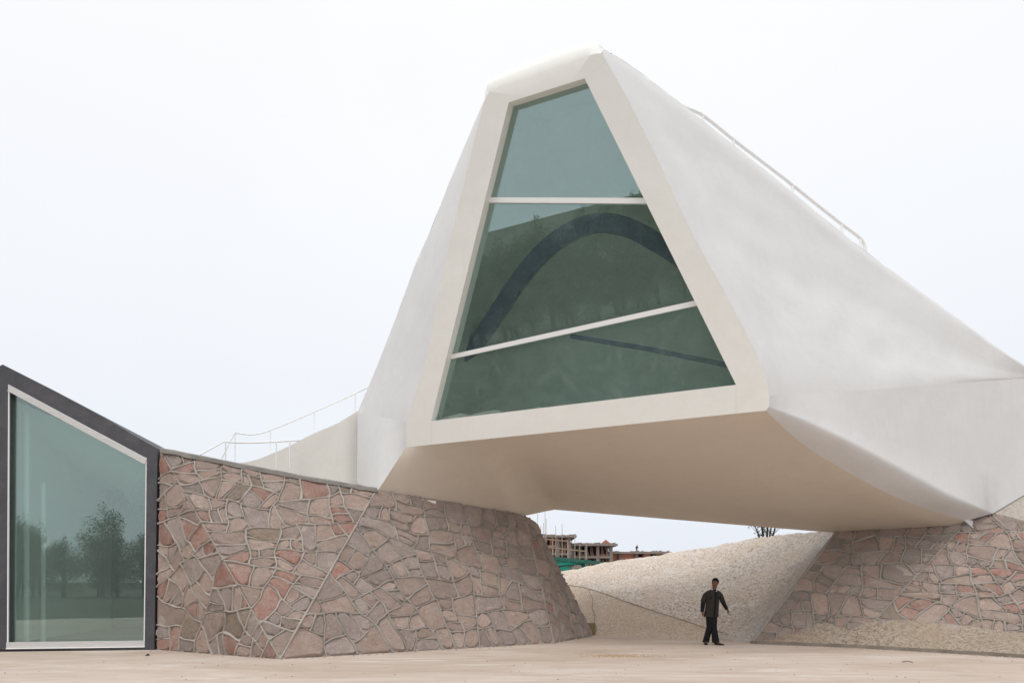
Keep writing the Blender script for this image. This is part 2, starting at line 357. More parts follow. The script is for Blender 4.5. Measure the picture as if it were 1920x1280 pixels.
def masonry(poly3, plane, amax, jit, stretch, rot, seed, mats, parent, ribmb, thick=.05):
    """Irregular slabs: the wall is cut again and again by near-perpendicular joints, the joints bent by a gentle warp."""
    rg = random.Random(seed); u, v = plane.frame(); o = poly3[0]
    P = [((p-o).dot(u), (p-o).dot(v)) for p in poly3]
    if area(P) < 0: P = P[::-1]
    cr, sr = math.cos(rot), math.sin(rot)
    def lng(poly):
        cx = sum(p[0] for p in poly)/len(poly); cy = sum(p[1] for p in poly)/len(poly); best = None
        for k in range(12):
            a = math.pi*k/12; c_, s_ = math.cos(a), math.sin(a)
            w = max(p[0]*c_+p[1]*s_ for p in poly)-min(p[0]*c_+p[1]*s_ for p in poly)
            # a slab may stay long along the laying direction
            al = abs(c_*cr+s_*sr); w /= 1+(stretch-1)*al**2
            if best is None or w > best[0]: best = (w, a)
        return best[1], cx, cy
    cells = []; joints = []; stack = [list(P)]
    while stack:
        c = stack.pop(); A = abs(area(c))
        lim = amax*rg.choice((.62, .8, 1.0, 1.25, 1.5, 2.0))
        if A < lim or len(c) < 3: cells.append(c); continue
        a0, cx, cy = lng(c); best = None
        for _ in range(12):
            a = a0+rg.gauss(0, jit*2.2); nx, ny = math.cos(a), math.sin(a)
            ext = [p[0]*nx+p[1]*ny for p in c]; t = .5+rg.uniform(-.16, .16); d = min(ext)*(1-t)+max(ext)*t
            g1, g2 = clip(c, nx, ny, d), clip(c, -nx, -ny, -d)
            if len(g1) < 3 or len(g2) < 3: continue
            q = 9
            for g_ in (g1, g2):
                m = len(g_); per = sum(math.hypot(g_[k][0]-g_[k-1][0], g_[k][1]-g_[k-1][1]) for k in range(m))
                cmin = 9
                for k in range(m):
                    e1 = (g_[k-1][0]-g_[k][0], g_[k-1][1]-g_[k][1]); e2 = (g_[(k+1) % m][0]-g_[k][0], g_[(k+1) % m][1]-g_[k][1])
                    l_ = math.hypot(*e1)*math.hypot(*e2)
                    if l_ > 1e-6: cmin = min(cmin, math.acos(max(-1, min(1, (e1[0]*e2[0]+e1[1]*e2[1])/l_))))
                q = min(q, 12.57*abs(area(g_))/per**2+.55*min(cmin, 1.3))
            q += rg.uniform(0, .10)
            if best is None or q > best[0]: best = (q, g1, g2, nx, ny, d)
        if best is None: cells.append(c); continue
        _, h1, h2, nx, ny, d = best
        cutp = sorted([p for p in h1 if abs(p[0]*nx+p[1]*ny-d) < 1e-6], key=lambda p: -p[0]*ny+p[1]*nx)
        if len(cutp) >= 2: joints.append((cutp[0], cutp[-1]))
        stack += [h1, h2]
    def bd(p):
        m = 9
        for i in range(len(P)):
            a, b = P[i-1], P[i]; L = math.hypot(b[0]-a[0], b[1]-a[1]); m = min(m, abs((b[0]-a[0])*(p[1]-a[1])-(b[1]-a[1])*(p[0]-a[0]))/L)
        return m
    def wp(p):
        k = min(1, bd(p)/.3); x, y = p
        d1 = noise.noise_vector(V(x*1.5, y*1.5, seed*3.1))*.125; d2 = noise.noise_vector(V(x*4.2, y*4.2, seed*1.7))*.038
        return (x+(d1.x+d2.x)*k, y+(d1.y+d2.y)*k)
    def subd(a, b, st=.14):
        n = max(1, int(math.hypot(b[0]-a[0], b[1]-a[1])/st)); return [(a[0]+(b[0]-a[0])*i/n, a[1]+(b[1]-a[1])*i/n) for i in range(n)]
    cnt = 0
    for c in cells:
        c = [p for k, p in enumerate(c) if math.hypot(p[0]-c[k-1][0], p[1]-c[k-1][1]) > .01]
        if len(c) < 3: continue
        # round the corners a little, each to its own measure
        rc = []
        for i in range(len(c)):
            p, q, r = c[i-1], c[i], c[(i+1) % len(c)]
            l1 = math.hypot(q[0]-p[0], q[1]-p[1]); l2 = math.hypot(r[0]-q[0], r[1]-q[1]); k = rg.uniform(.05, .15)
            k1, k2 = min(.34, k/l1), min(.34, k/l2)
            rc += [(q[0]+(p[0]-q[0])*k1, q[1]+(p[1]-q[1])*k1), (q[0]+(r[0]-q[0])*k2, q[1]+(r[1]-q[1])*k2)]
        pts = []
        for i in range(len(rc)): pts += subd(rc[i], rc[(i+1) % len(rc)], .17)
        pts = [wp(p) for p in pts]; pts = [p for k, p in enumerate(pts) if math.hypot(p[0]-pts[k-1][0], p[1]-pts[k-1][1]) > .012]
        if len(pts) < 3: continue
        if area(pts) < 0: pts = pts[::-1]
        n = len(pts); ins = []; wd = .020
        for i in range(n):
            p, q, r = pts[i-1], pts[i], pts[(i+1) % n]
            d1 = (q[0]-p[0], q[1]-p[1]); d2 = (r[0]-q[0], r[1]-q[1]); l1 = math.hypot(*d1) or 1; l2 = math.hypot(*d2) or 1
            nx = -d1[1]/l1-d2[1]/l2; ny = d1[0]/l1+d2[0]/l2; ln = math.hypot(nx, ny) or 1
            ins.append((q[0]+nx/ln*wd, q[1]+ny/ln*wd))
        if len(ins) > 18: st = len(ins)/18; ins = [ins[int(i*st)] for i in range(18)]
        A = area(ins)
        if A < .004: continue
        cx = sum(p[0] for p in ins)/len(ins); cy = sum(p[1] for p in ins)/len(ins)
        n = len(ins); h0 = thick*rg.uniform(.35, .9); tx, ty = rg.uniform(-.09, .09), rg.uniform(-.09, .09); vs = []
        def put(x, y, z): vs.append(o+u*x+v*y+plane.n*z)
        for p in ins: put(p[0], p[1], -.03)
        for p in ins: put(p[0], p[1], h0*.55)
        for p in ins:
            k = .84+.11*rg.random(); x, y = cx+(p[0]-cx)*k, cy+(p[1]-cy)*k
            put(x, y, h0+(x-cx)*tx+(y-cy)*ty+rg.uniform(-.011, .011))
        put(cx+rg.uniform(-.06, .06), cy+rg.uniform(-.06, .06), h0*1.05+rg.uniform(-.02, .02))
        fs = []
        for i in range(n):
            j2 = (i+1) % n
            fs += [(i, j2, n+j2, n+i), (n+i, n+j2, 2*n+j2, 2*n+i), (2*n+i, 2*n+j2, 3*n)]
        w = rg.random(); acc = 0
        for mm, ww in mats:
            acc += ww
            if w <= acc: break
        mesh('stone', vs, fs, mm, parent, smooth=22); cnt += 1
    for a, b in joints:
        if bd(((a[0]+b[0])/2, (a[1]+b[1])/2)) < .02: continue
        pl = [wp(p) for p in subd(a, b, .09)+[b]]
        if len(pl) < 2: continue
        rib(ribmb, [o+u*p[0]+v*p[1] for p in pl], plane.n, .050*rg.uniform(.7, 1.25), thick*rg.uniform(.95, 1.3))
    return cnt
def rib(mb, pts, n, w, h):
    """raised mortar strip with a rounded top"""
    prof = [(-.62, -.02), (-.50, h*.72), (-.22, h), (.22, h), (.50, h*.72), (.62, -.02)]
    vs = []
    for i, p in enumerate(pts):
        d = (pts[min(i+1, len(pts)-1)]-pts[max(i-1, 0)]).normalized(); s = d.cross(n).normalized()
        if i == 0: p = p-d*w*.12
        if i == len(pts)-1: p = p+d*w*.12
        for a, z in prof: vs.append(p+s*(a*w)+n*(z+.003*noise.noise(p*9)))
    k = len(prof)
    for i_ in range(len(pts)):
        f_ = .8+.5*noise.noise(pts[i_]*3.7)
        for j_ in range(k): c_ = pts[i_]; vs[i_*k+j_] = c_+(vs[i_*k+j_]-c_)*max(.5, f_)
    mb.add(vs, [(i*k+j, i*k+j+1, (i+1)*k+j+1, (i+1)*k+j) for i in range(len(pts)-1) for j in range(k-1)]+[tuple(range(k))[::-1], tuple((len(pts)-1)*k+j for j in range(k))])

# ---- the pier on the left
K = ground(525, 1235); A0 = ground(294, 1217)
plA = Plane.three(K, A0, K+V(0, 0, 1)); T = plA.hit(301, 844)
Q = at(706, 918, 17.6); plB = Plane.three(T, Q, K)
E0 = ground(1038, 1205); plC = Plane.three(K, Q, E0); E1 = plC.hit(984, 966)
D0 = ground(1112, 1191); D1 = at(1006, 985, 22.2); plD = Plane.three(E0, E1, D0); D1 = plD.hit(1004, 978)
print('pier', K, A0, T, Q, E0, E1, D0, D1)
lp = thing('stone_pier', 'battered rubble stone pier with pale mortar ribs left of the passage', 'stone wall', (K+E0)/2)
mb = MB()
back = [V(D0.x-1, D0.y+5, 0), V(D1.x-1.2, D1.y+3.5, D1.z), V(-8.7, 25.5, T.z), V(-8.9, 25.5, 0)]
mb.add([A0-V(.2, 0, .3), K-V(0, 0, .3), E0-V(0, 0, .3), D0-V(0, 0, .3), A0-V(.2, 0, 0), K, E0, D0], [])
mb.add([A0, K, T], [(0, 1, 2)]); mb.add([T, K, Q], [(0, 1, 2)]); mb.add([K, E0, E1, Q], [(0, 1, 2, 3)]); mb.add([E0, D0, D1, E1], [(0, 1, 2, 3)])
mb.add([T, Q, E1, D1, back[1], back[2]], [(0, 1, 2, 3, 4, 5)])
mb.add([D0, back[0], back[1], D1], [(0, 1, 2, 3)]); mb.add([back[0], back[3], back[2], back[1]], [(0, 1, 2, 3)]); mb.add([A0, T, back[2], back[3]], [(0, 1, 2, 3)])
mb.build('wall_core', MORTAR_BED, lp, merge=.001)
ribs = MB()
n = 0
n += masonry([A0, K, T], plA, .27, .12, 1.15, 0, 11, [(S_PINK, .46), (S_GREY, .16), (S_RED, .30), (S_TAN, .08)], lp, ribs)
n += masonry([T, K, Q], plB, .235, .34, 1.35, -.5, 23, [(S_PINK, .56), (S_GREY, .22), (S_RED, .16), (S_TAN, .06)], lp, ribs)
ribs2 = MB()
n += masonry([K, E0, E1, Q], plC, .265, .30, 1.3, -.7, 31, [(S_PINK, .56), (S_GREY, .42), (S_RED, .02)], lp, ribs2)
n += masonry([E0, D0, D1, E1], plD, .26, .22, 1.0, 0, 43, [(S_PINK, .50), (S_GREY, .34), (S_RED, .12), (S_TAN, .04)], lp, ribs2)
print('stones left', n)
rib(ribs, [Q.lerp(K, t/12) for t in range(13)], (plB.n+plC.n).normalized(), .055, .05)
rib(ribs, [T.lerp(K, t/20)+plB.n*-.02 for t in range(21)], plB.n, .03, .04)
rib(ribs2, [E1.lerp(E0, t/12) for t in range(13)], (plC.n+plD.n).normalized(), .07, .045)
ribs.build('mortar', MORTAR, lp, smooth=45); ribs2.build('mortar', MORTAR_GREY, lp, smooth=45)
def ragged_bar(name, pts, w, h, m, parent, seed=0):
    mb = MB(); vs = []; n_ = 0
    P = []
    for a, b in zip(pts, pts[1:]):
        k = max(2, int((b-a).length/.10))
        P += [a.lerp(b, i/k) for i in range(k)]
    P.append(pts[-1])
    for i, p in enumerate(P):
        d = (P[min(i+1, len(P)-1)]-P[max(i-1, 0)]).normalized(); s = V(d.y, -d.x, 0).normalized()
        j = lambda q: noise.noise(V(p.x*5+q*7, p.y*5, seed))*.028
        vs += [p+s*(w*.5+j(1))+V(0, 0, -h+j(2)), p+s*(w*.5+j(3))+V(0, 0, -.01+j(4)*.7), p+s*(w*.3)+V(0, 0, .02+j(5)*.6), p-s*w*.5+V(0, 0, .02+j(6)*.6), p-s*w*.5+V(0, 0, -h)]
    k = 5
    mb.add(vs, [(i*k+j, i*k+(j+1) % k, (i+1)*k+(j+1) % k, (i+1)*k+j) for i in range(len(P)-1) for j in range(k)]+[tuple(range(k)), tuple((len(P)-1)*k+j for j in range(k))[::-1]])
    return mb.build(name, m, parent, smooth=40)
ragged_bar('coping', [T+V(.03, -.02, .03), T.lerp(Q, .33)+V(0, 0, .015), T.lerp(Q, .66), Q+V(.0, 0, .03)], .26, .10, COPING, lp, 3)

# ---- the pier on the right
G0 = ground(1410, 1205); G1 = at(1570, 995, 19.4); W0 = V(8.3, 16.75, 0)
plR1 = Plane.three(G0, G1, W0); G2 = plR1.hit(1810, 982)
X0 = V((1920-960)/F*15.55, 15.55, 0)
plR2 = Plane.three(W0, X0, G2)
print('right', G0, G1, G2, W0, plR2.n)
R3 = plR2.hit(1862, 962); R4 = plR2.hit(1920, 978); R5 = plR2.hit(2160, 1030); R6 = plR2.hit(2160, 1250); R6 = X0+(X0-W0).normalized()*3.2; R5 = R6+ (R5-R6)*1.0
u2, v2 = plR2.frame(); R5 = R6+v2*((R5-R6).dot(v2))
rp = thing('stone_pier', 'rubble stone pier with reddish squared stones right of the walking man', 'stone wall', (W0+G0)/2)
mb = MB()
bk = [V(G1.x+4, G1.y+5, 0), V(G1.x+4, G1.y+5, 3.2), V(R6.x, R6.y+7, 0), V(R6.x, R6.y+7, R5.z+.4)]
R3b, R5b = R3+V(.3, .9, .1), V(R5.x, R5.y+1.6, R5.z+1.1)
mb.add([G0, W0, G2, G1], [(0, 1, 2, 3)]); mb.add([W0, R6, R5, R4, R3, G2], [(0, 1, 2, 3, 4, 5)])
mb.add([G1, G2, R3, bk[1]], [(0, 1, 2, 3)]); mb.add([G0, G1, bk[1], bk[0]], [(0, 1, 2, 3)]); mb.add([R6, bk[2], bk[3], R5], [(0, 1, 2, 3)])
mb.add([R3, R5, bk[3], bk[1]], [(0, 1, 2, 3)]); mb.add([bk[0], bk[1], bk[3], bk[2]], [(0, 1, 2, 3)])
mb.build('wall_core', MORTAR_BED, rp, merge=.001)
ribs = MB()
n = masonry([G0, W0, G2, G1], plR1, .22, .26, 1.6, .62, 57, [(S_GREY, .45), (S_PINK, .55)], rp, ribs)
n += masonry([W0, R6, R5, R4, R3, G2], plR2, .165, .13, 1.3, .03, 67, [(S_PINK, .46), (S_GREY, .24), (S_RED, .24), (S_TAN, .06)], rp, ribs)
print('stones right', n)
rib(ribs, [G1.lerp(G0, t/12) for t in range(13)], plR1.n, .08, .05)
rib(ribs, [G2.lerp(W0, t/12) for t in range(13)], (plR1.n+plR2.n).normalized(), .045, .035)
ribs.build('mortar', MORTAR_GREY, rp, smooth=45)
# sloped concrete verge above the stones
Wv = [at(1862, 958, 17.9), at(1920, 928, 18.4), at(2100, 835, 20.1)]
mb = MB(); g = coons([R3+V(0, -.03, .01), R4+V(0, -.04, .03), R5+V(0, -.04, .05)], [Wv[0]+V(0, .2, 0), Wv[1]+V(0, .2, .03), Wv[2]+V(0, .2, .06)], [R3+V(0, -.03, .01), Wv[0]+V(0, .2, 0)], [R5+V(0, -.04, .05), Wv[2]+V(0, .2, .06)], 10, 4)
mb.grid(g); mb.grid([[p-V(0, 0, .12) for p in g[0]], g[0]])
vg = mb.build('concrete_verge', RAMPC, rp, smooth=40)

KERBM = mortar('dark_kerb_concrete', (.30, .26, .22, 1), (.19, .165, .14, 1))  # darker concrete tone for the kerb strip
# ---- gravel apron and kerb in front of the right pier
fr = [ground(1410, 1206), ground(1600, 1214), ground(1760, 1223), ground(1920, 1233), ground(2100, 1246)]
s_r1 = lambda p: p
def on_r1(px, py): return plR1.hit(px, py)
tp = [G0+V(0, 0, .01), on_r1(1470, 1182), on_r1(1540, 1155), (on_r1(1610, 1142)+plR2.hit(1640, 1142))/2, plR2.hit(1700, 1152), plR2.hit(1800, 1167), plR2.hit(1920, 1182), plR2.hit(2100, 1200)]
tp = [p+V(.0, .12, .02) for p in tp]
g = coons([p+V(0, .06, .07) for p in fr], tp, [fr[0]+V(0, .06, .07), tp[0]], [fr[-1]+V(0, .06, .07), tp[-1]], 60, 12)
for r_ in g[1:]:
    for p in r_: p.z += .05*noise.noise(V(p.x*1.1, p.y*1.1, 3))+.02*noise.noise(V(p.x*4, p.y*4, 9)); p.z = max(p.z, .03)
ap = MB().grid(g).build('pebble_apron', APRON, None, smooth=60); tag(ap, kind='structure')
kb = ragged_bar('kerb', [p+V(0, .03, .06) for p in fr], .05, .10, KERBM, None, 8); tag(kb, kind='structure')

# ------------------------------------------------------------------ pebble slopes beyond the passage
bot = [ground(960, 1183), ground(1115, 1189.5), ground(1250, 1196), ground(1340, 1201), G0+V(.05, .05, 0)]
mid = [at(940, 1078, 27), at(1050, 1094, 25), at(1105, 1104, 23.6), at(1170, 1126, 22), at(1260, 1156, 20.3), at(1335, 1180, 19.0), G0+V(.05, .05, .02)]
crest = [at(900, 1090, 34), at(1040, 1072, 32), at(1150, 1053, 30.5), at(1250, 1037, 28.5), at(1350, 1020, 26.4), at(1450, 1004, 24), at(1574, 991, 19.7)]
def rough(g, a, b_, skip_first=True):
    for k, r_ in enumerate(g):
        if k == 0 and skip_first: continue
        for p in r_:
            p.z += a*noise.noise(V(p.x*.5, p.y*.5, 1))+b_*noise.noise(V(p.x*3.1, p.y*3.1, 5))+b_*.6*noise.noise(V(p.x*9, p.y*9, 7))
lo = coons(bot, mid, [bot[0], mid[0]], [bot[-1], mid[-1]], 60, 16, curve, curve); rough(lo[:-1], .04, .02)
up = coons(mid, crest, [mid[0], crest[0]], [mid[-1], crest[-1]+V(.05, .05, 0)], 150, 70, curve, curve); rough(up, .06, .05)
def stained(o):
    me = o.data; ca = me.color_attributes.new('cement_stain', 'FLOAT_COLOR', 'POINT'); lc = o.location
    for i, v_ in enumerate(me.vertices):
        p = v_.co+lc; d = (G1-G0); t_ = max(0, min(1, (p-G0).dot(d)/d.length_squared)); dist = (p-(G0+d*t_)).length
        k = max(0, 1-dist/(1.5+.5*noise.noise(p*1.3)))**1.0*(.85+.5*noise.noise(p*2.1)); ca.data[i].color = (k, k, k, 1)
    return o
for m_ in (GRAVEL_HI, GRAVEL_LO):
    nt = m_.node_tree; b_ = nt.nodes['Principled BSDF']; at_ = nt.nodes.new('ShaderNodeAttribute'); at_.attribute_name = 'cement_stain'
    src = b_.inputs['Base Color'].links[0].from_socket
    mu_ = nt.nodes.new('ShaderNodeMath'); mu_.operation = 'MULTIPLY'; mu_.inputs[1].default_value = .8; nt.links.new(at_.outputs['Fac'], mu_.inputs[0])
    nt.links.new(mix(nt, mu_.outputs[0], src, mix(nt, noi(nt, 14, 4, .8), (.30, .29, .29), (.52, .51, .51))), b_.inputs['Base Color'])
tag(stained(MB().grid(lo).build('lower_slope', GRAVEL_LO, None, smooth=60)), kind='structure')
beyond = [[p+V(.06*k, k*1.6, -.10*k*k*.5) for p in up[-1]] for k in range(0, 7)]
tag(stained(MB().grid(up).grid(beyond).build('pebble_slope', GRAVEL_HI, None, smooth=60)), kind='structure')
def snap(g, p):  # nearest grid point, for laying joints on the slope
    return min((q for r_ in g for q in r_), key=lambda q: (q.x-p.x)**2+(q.y-p.y)**2+(q.z-p.z)**2)
jm = MB()
pts = []
for k in range(16, -1, -2):
    ux = (1106+10*(16-k)/16-960)/F; pts.append(min(lo[k], key=lambda q: abs(q.x/q.y-ux))+V(0, -.01, .008))
jm.tube(pts, .009, 5)
pts = [lo[-1][i]+V(0, -.01, .01) for i in range(8, 56, 2)]; jm.tube(pts, .009, 5)
tag(jm.build('slope_joint', COPING, None), kind='structure')

# ------------------------------------------------------------------ the white building
TILT = R(15.2)
BL = at(763, 840, 17.4); BR = V(480/F*13.6, 13.6, BL.z)
hd = (BR-BL).normalized(); nh = V(hd.y, -hd.x, 0).normalized()
if nh.y > 0: nh = -nh
nF = (nh*math.cos(TILT)-V(0, 0, math.sin(TILT))).normalized()
pF = Plane(BL, nF); inn = -nF
wb = thing('lookout_building', 'white plastered building overhanging the passage with a tall trapezoid window', 'building', at(763, 840, 17.4)*1.0*V(1, 1, 0).length/1.4142 if False else V(1.2, 18, 0))
left_px = [(761, 838), (762, 790), (771, 759), (792, 698), (808, 631), (829, 521), (850, 424), (872, 335), (892, 253), (907, 192)]
right_px = [(1442, 762), (1443, 742), (1438, 717), (1426, 681), (1405, 636), (1357, 543), (1308, 457), (1261, 360), (1240, 313), (1185, 201), (1154, 144), (1128, 100)]
top_px = [(915, 176), (925, 168), (977, 152), (1061, 122), (1110, 103)]
win_px = [(808, 789), (1380, 721), (1096, 147), (954, 192)]
win = [pF.hit(*p) for p in win_px]
rings = [(780, 837.5), (1379, 775), (1436, 770)]
# frame: fan strips between the outer outline and the window opening, in matching order
def side(outer, a, b, n=24, f=line):
    ts = [i/n for i in range(n+1)]
    if f is line:
        L = [0]
        for p, q in zip(outer, outer[1:]): L.append(L[-1]+(q-p).length)
        ts = sorted(ts+[x/L[-1] for x in L[1:-1]])
    return [[f(outer, t), a.lerp(b, t)] for t in ts]
def dense(pts, n): return [curve(pts, i/n) for i in range(n+1)]
outB = [pF.hit(*p) for p in [(761, 838), (1379, 775), (1436, 769.5), (1442, 762)]]
outR = [pF.hit(*p) for p in right_px[:2]]; outR = outR[:1]+dense([pF.hit(*p) for p in right_px[1:]], 36); outL = [pF.hit(*p) for p in left_px[:1]]+dense([pF.hit(*p) for p in left_px[1:]], 36)
outT = [pF.hit(*p) for p in [(907, 192)]+top_px+[(1128, 100)]]
mb = MB()
mb.grid(side(outB, win[0], win[1])); mb.grid(side(outR, win[1], win[2])); mb.grid(side(outT, win[3], win[2], 40, curve)); mb.grid(side(outL, win[0], win[3]))
RV = .30
for a, b in zip(win, win[1:]+win[:1]): mb.add([a, b, b+inn*RV, a+inn*RV], [(0, 1, 2, 3)])
# rolled top edge
roll = [pF.hit(*p) for p in [(907, 192)]+top_px+[(1128, 100)]]
pTop = Plane(BL+inn*.55, nF)
sil = [pTop.hit(*p) for p in [(910, 183), (916, 162), (928, 147), (978, 122), (1062, 91), (1117, 78.5), (1131, 92)]]
bul = [0, .75, 1, 1, 1, .75, 0]
mid_ = [a.lerp(b, .5)+(nF*.10+V(0, 0, .05))*k for a, b, k in zip(roll, sil, bul)]
rg_ = [[curve(x, i/40) for i in range(41)] for x in (roll, [a.lerp(b, .28)+(nF*.10+V(0, 0, .03))*k for a, b, k in zip(roll, sil, bul)], mid_, sil)]
mb.grid(rg_)
# right flank: ridge above, crease below
J = at(1960, 706, 19.1)
apex = sil[-1]; 
ridge = [sil[-1], at(1180, 121, 15.1), at(1285, 200, 15.8), at(1450, 331, 16.8), at(1620, 469, 17.6), at(1790, 592, 18.2), at(1900, 672, 18.5), J]
cr0 = outR[1]
crease = [cr0, at(1500, 737, 14.3), at(1560, 734, 15.0), at(1660, 728, 15.9), at(1760, 720, 17.0), at(1860, 713, 18.1), J]
flank = coons(crease, ridge, outR[1:]+[sil[-1]], [J, J], 60, 36, curve, curve, line, line)
for j in range(1, 36):
    for i in range(1, 60):
        u_, v_ = i/60, j/36; e = min(1, 6*u_, 6*v_, 6*(1-v_), 4*(1-u_))
        p = flank[j][i]; q = V(p.x*.42, p.y*.42, p.z*.42)
        p += V(.3, -.85, .3)*e*(.09*noise.noise(q)+.05*noise.noise(q*2.7)-.10*math.sin(math.pi*v_)*math.sin(math.pi*u_))
shell = MB(); shell.grid(flank)
# lower flank with its rounded bottom edge
# keep the wall under the crease near-vertical: depths follow the crease, then roll under
lowW = [outR[0], at(1520, 788, 14.35), at(1600, 826, 15.1), at(1700, 879, 16.2), at(1780, 922, 17.0), at(1862, 962, 17.95)]
lowS = [outB[2], at(1500, 828, 14.75), at(1570, 873, 15.6), at(1660, 922, 16.6), at(1740, 955, 17.4), at(1812, 976, 18.0)]
NW = 40
wall_rows = []
lw = [curve(lowW, i/NW) for i in range(NW+1)]; ls = [curve(lowS, i/NW) for i in range(NW+1)]
cs = [curve(crease[:-1], i/NW) for i in range(NW+1)]
for t in (0, .33, .66, 1): wall_rows.append([cs[i].lerp(lw[i], t) for i in range(NW+1)])
for k in range(1, 7):
    t = k/6; row = []
    for i in range(NW+1):
        e = min(1, (i/NW)*4, (1-i/NW)*5)
        d = (lw[i]-cs[i]); c = lw[i]+d.normalized()*(.20*e)+V(.05, -.09, 0)*e
        c = V(c.x, c.y, min(c.z, lw[i].z)); c.z = max(c.z, ls[i].z-.02)
        row.append(lw[i]*(1-t)**2+c*2*t*(1-t)+ls[i]*t*t)
    wall_rows.append(row)
lower = MB(); lower.grid(wall_rows)
ext_t = [cs[-1], J, at(2100, 698, 20.4)]; ext_b = [lw[-1], at(1960, 905, 18.9), at(2100, 830, 20.2)]
lower.grid(coons(ext_b, ext_t, [lw[-1], cs[-1]], [ext_b[-1], ext_t[-1]], 12, 3, curve, curve))
shell.add([J, ext_t[-1], ext_t[-1]+V(1.3, 3.2, -.3), J+V(1.3, 3.2, -.3)], [(0, 1, 2, 3)])
# left flank
silL = [at(705, 925, 17.65), at(669, 905, 19.6), at(669, 840, 19.8), at(670, 774, 20.0), at(677, 757, 19.9), at(707, 686, 19.4), at(750, 576, 18.6), at(780, 491, 18.0), at(811, 424, 17.3), at(841, 345, 16.7), at(878, 257, 16.0), at(899, 208, 15.6), sil[0]]
lf = []
nl = 44
outL2 = outL
for i in range(nl+1):
    t = i/nl
    lf.append([line(outL2, t), None])
corner = [outL[0], outL[1]]
L1 = outL[1:]+[sil[0]]
L2 = silL[3:]
shell.grid(coons([silL[3], outL[1]], [sil[0].lerp(roll[0], .0), sil[0].lerp(roll[0], .02)], L2, L1, 10, 40))
lwr = MB().grid(coons([silL[1], silL[0].lerp(outL[0], .02), outL[0]], [silL[3], outL[1]], [silL[1], silL[3]], [outL[0], outL[1]], 16, 8))
# back and roof so the volume is closed
S1, S2, S3, S4 = at(985, 967, E1.y+.1), at(1040, 955, 22.2), G1+V(.15, .1, -.06), G2+V(0, .1, -.06)
bt = [silL[1]+V(-.2, 2.0, 0), V(1.5, 24.0, S2.z)]
rb = [V(sil[0].x+.6, sil[0].y+4.5, sil[0].z-.3), V(sil[-1].x+1.6, sil[-1].y+4.5, sil[-1].z-.3)]
ridge_s = [curve(ridge, i/20) for i in range(21)]
roof_b = [p+V(1.3, 3.2, -.35) for p in ridge_s]
shell.grid([ridge_s, roof_b])
sil_s = [curve(sil, i/20) for i in range(21)]; shell.grid([sil_s, [p.lerp(q, 0)+V(1.3, 3.2, -.35) for p, q in zip(sil_s, sil_s)]])
lb = [line(L2, i/12) for i in range(13)]; shell.grid([lb, [p+V(1.3, 3.2, -.35)*(.3+.7*i/12) for i, p in enumerate(lb)]])
far_low = [silL[3]+V(.4, 1, -.1), S2+V(0, .0, 0), S3+V(0, 0, 0), J+V(1.3, 3.2, -3.2)]
hi = [lb[0]+V(1.3, 3.2, -.35)*.3, sil_s[0]+V(1.3, 3.2, -.35), roof_b[0], roof_b[10], roof_b[20]]
shell.grid([[silL[1]+V(.2, .4, -.1), at(985, 965, 21.5), S2, S3, J+V(1.3, 3.2, -3.5)], hi])
lower.build('lower_wall', WHITE, wb, merge=.002, smooth=60)
lwr.build('shell_foot', WHITE, wb, merge=.002, smooth=60)
sh = shell.build('shell', WHITE, wb, merge=.002, smooth=28)
mb.build('window_surround', WHITE_FRAME, wb, merge=.002, smooth=28)
# soffit
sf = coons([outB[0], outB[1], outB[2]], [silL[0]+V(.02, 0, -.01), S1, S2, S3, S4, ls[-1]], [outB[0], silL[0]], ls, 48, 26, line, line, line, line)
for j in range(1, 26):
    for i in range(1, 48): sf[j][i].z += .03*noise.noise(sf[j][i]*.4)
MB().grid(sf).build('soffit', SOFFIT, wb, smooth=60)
jb = MB()
for a, b in (((1380, 723), (1380, 774)), ((809, 791), (809.5, 833))):
    jb.bar(pF.hit(*a)+nF*.001, pF.hit(*b)+nF*.001, .006, .004, up=nF)
jb.build('plaster_joint', WHITE, wb)
# room behind the window: side walls, ceiling and back wall
cw = (win[0]+win[1]+win[2]+win[3])/4
rw0 = [w+(w-cw)*.07+inn*(RV+.04) for w in win]; rw1 = [cw+(w-cw)*1.12+inn*3.0 for w in win]
MB().add(rw0+rw1, [(0, 4, 7, 3), (1, 2, 6, 5), (2, 3, 7, 6), (4, 5, 6, 7), (0, 1, 5, 4)]).build('room_wall', simple('room_grey', (.74, .75, .70), .9, .08, .6), wb)
# upper floor inside the window
pin = pF.shift(-(RV-.03))
pg = pF.shift(-(RV-.06))
def gpoly(px, plane): return [plane.hit(*p) for p in px]
def pt(a, b, t): return (a[0]+(b[0]-a[0])*t, a[1]+(b[1]-a[1])*t)
# window opening as it lies on the glass plane
wing = [w+inn*(RV-.06) for w in win]
def on_side(a, b, t): return a.lerp(b, t)
def cut(t_l, t_r): return on_side(wing[0], wing[3], t_l), on_side(wing[1], wing[2], t_r)
def frac(a, b, py):
    lo_, hi_ = 0, 1
    for _ in range(40):
        m_ = (lo_+hi_)/2; p = a.lerp(b, m_); y = HZ-(p.z-EYE)/p.y*F
        if y > py: lo_ = m_
        else: hi_ = m_
    return lo_
tl1, tr1 = frac(wing[0], wing[3], 376), frac(wing[1], wing[2], 377.5)
tl2, tr2 = frac(wing[0], wing[3], 669), frac(wing[1], wing[2], 568)
m1, m2 = cut(tl1, tr1), cut(tl2, tr2)
for poly, m_ in (([m1[0], m1[1], wing[2], wing[3]], GLASS_BIG), ([m2[0], m2[1], m1[1], m1[0]], GLASS_BIG), ([wing[0], wing[1], m2[1], m2[0]], GLASS_BIG_L)):
    MB().slab(poly, inn*.02).build('glass_pane', m_, wb)
for a, b in (m1, m2):
    MB().bar(a+nF*.02, b+nF*.02, .10, .075, up=nF).build('mullion', PAINT, wb)
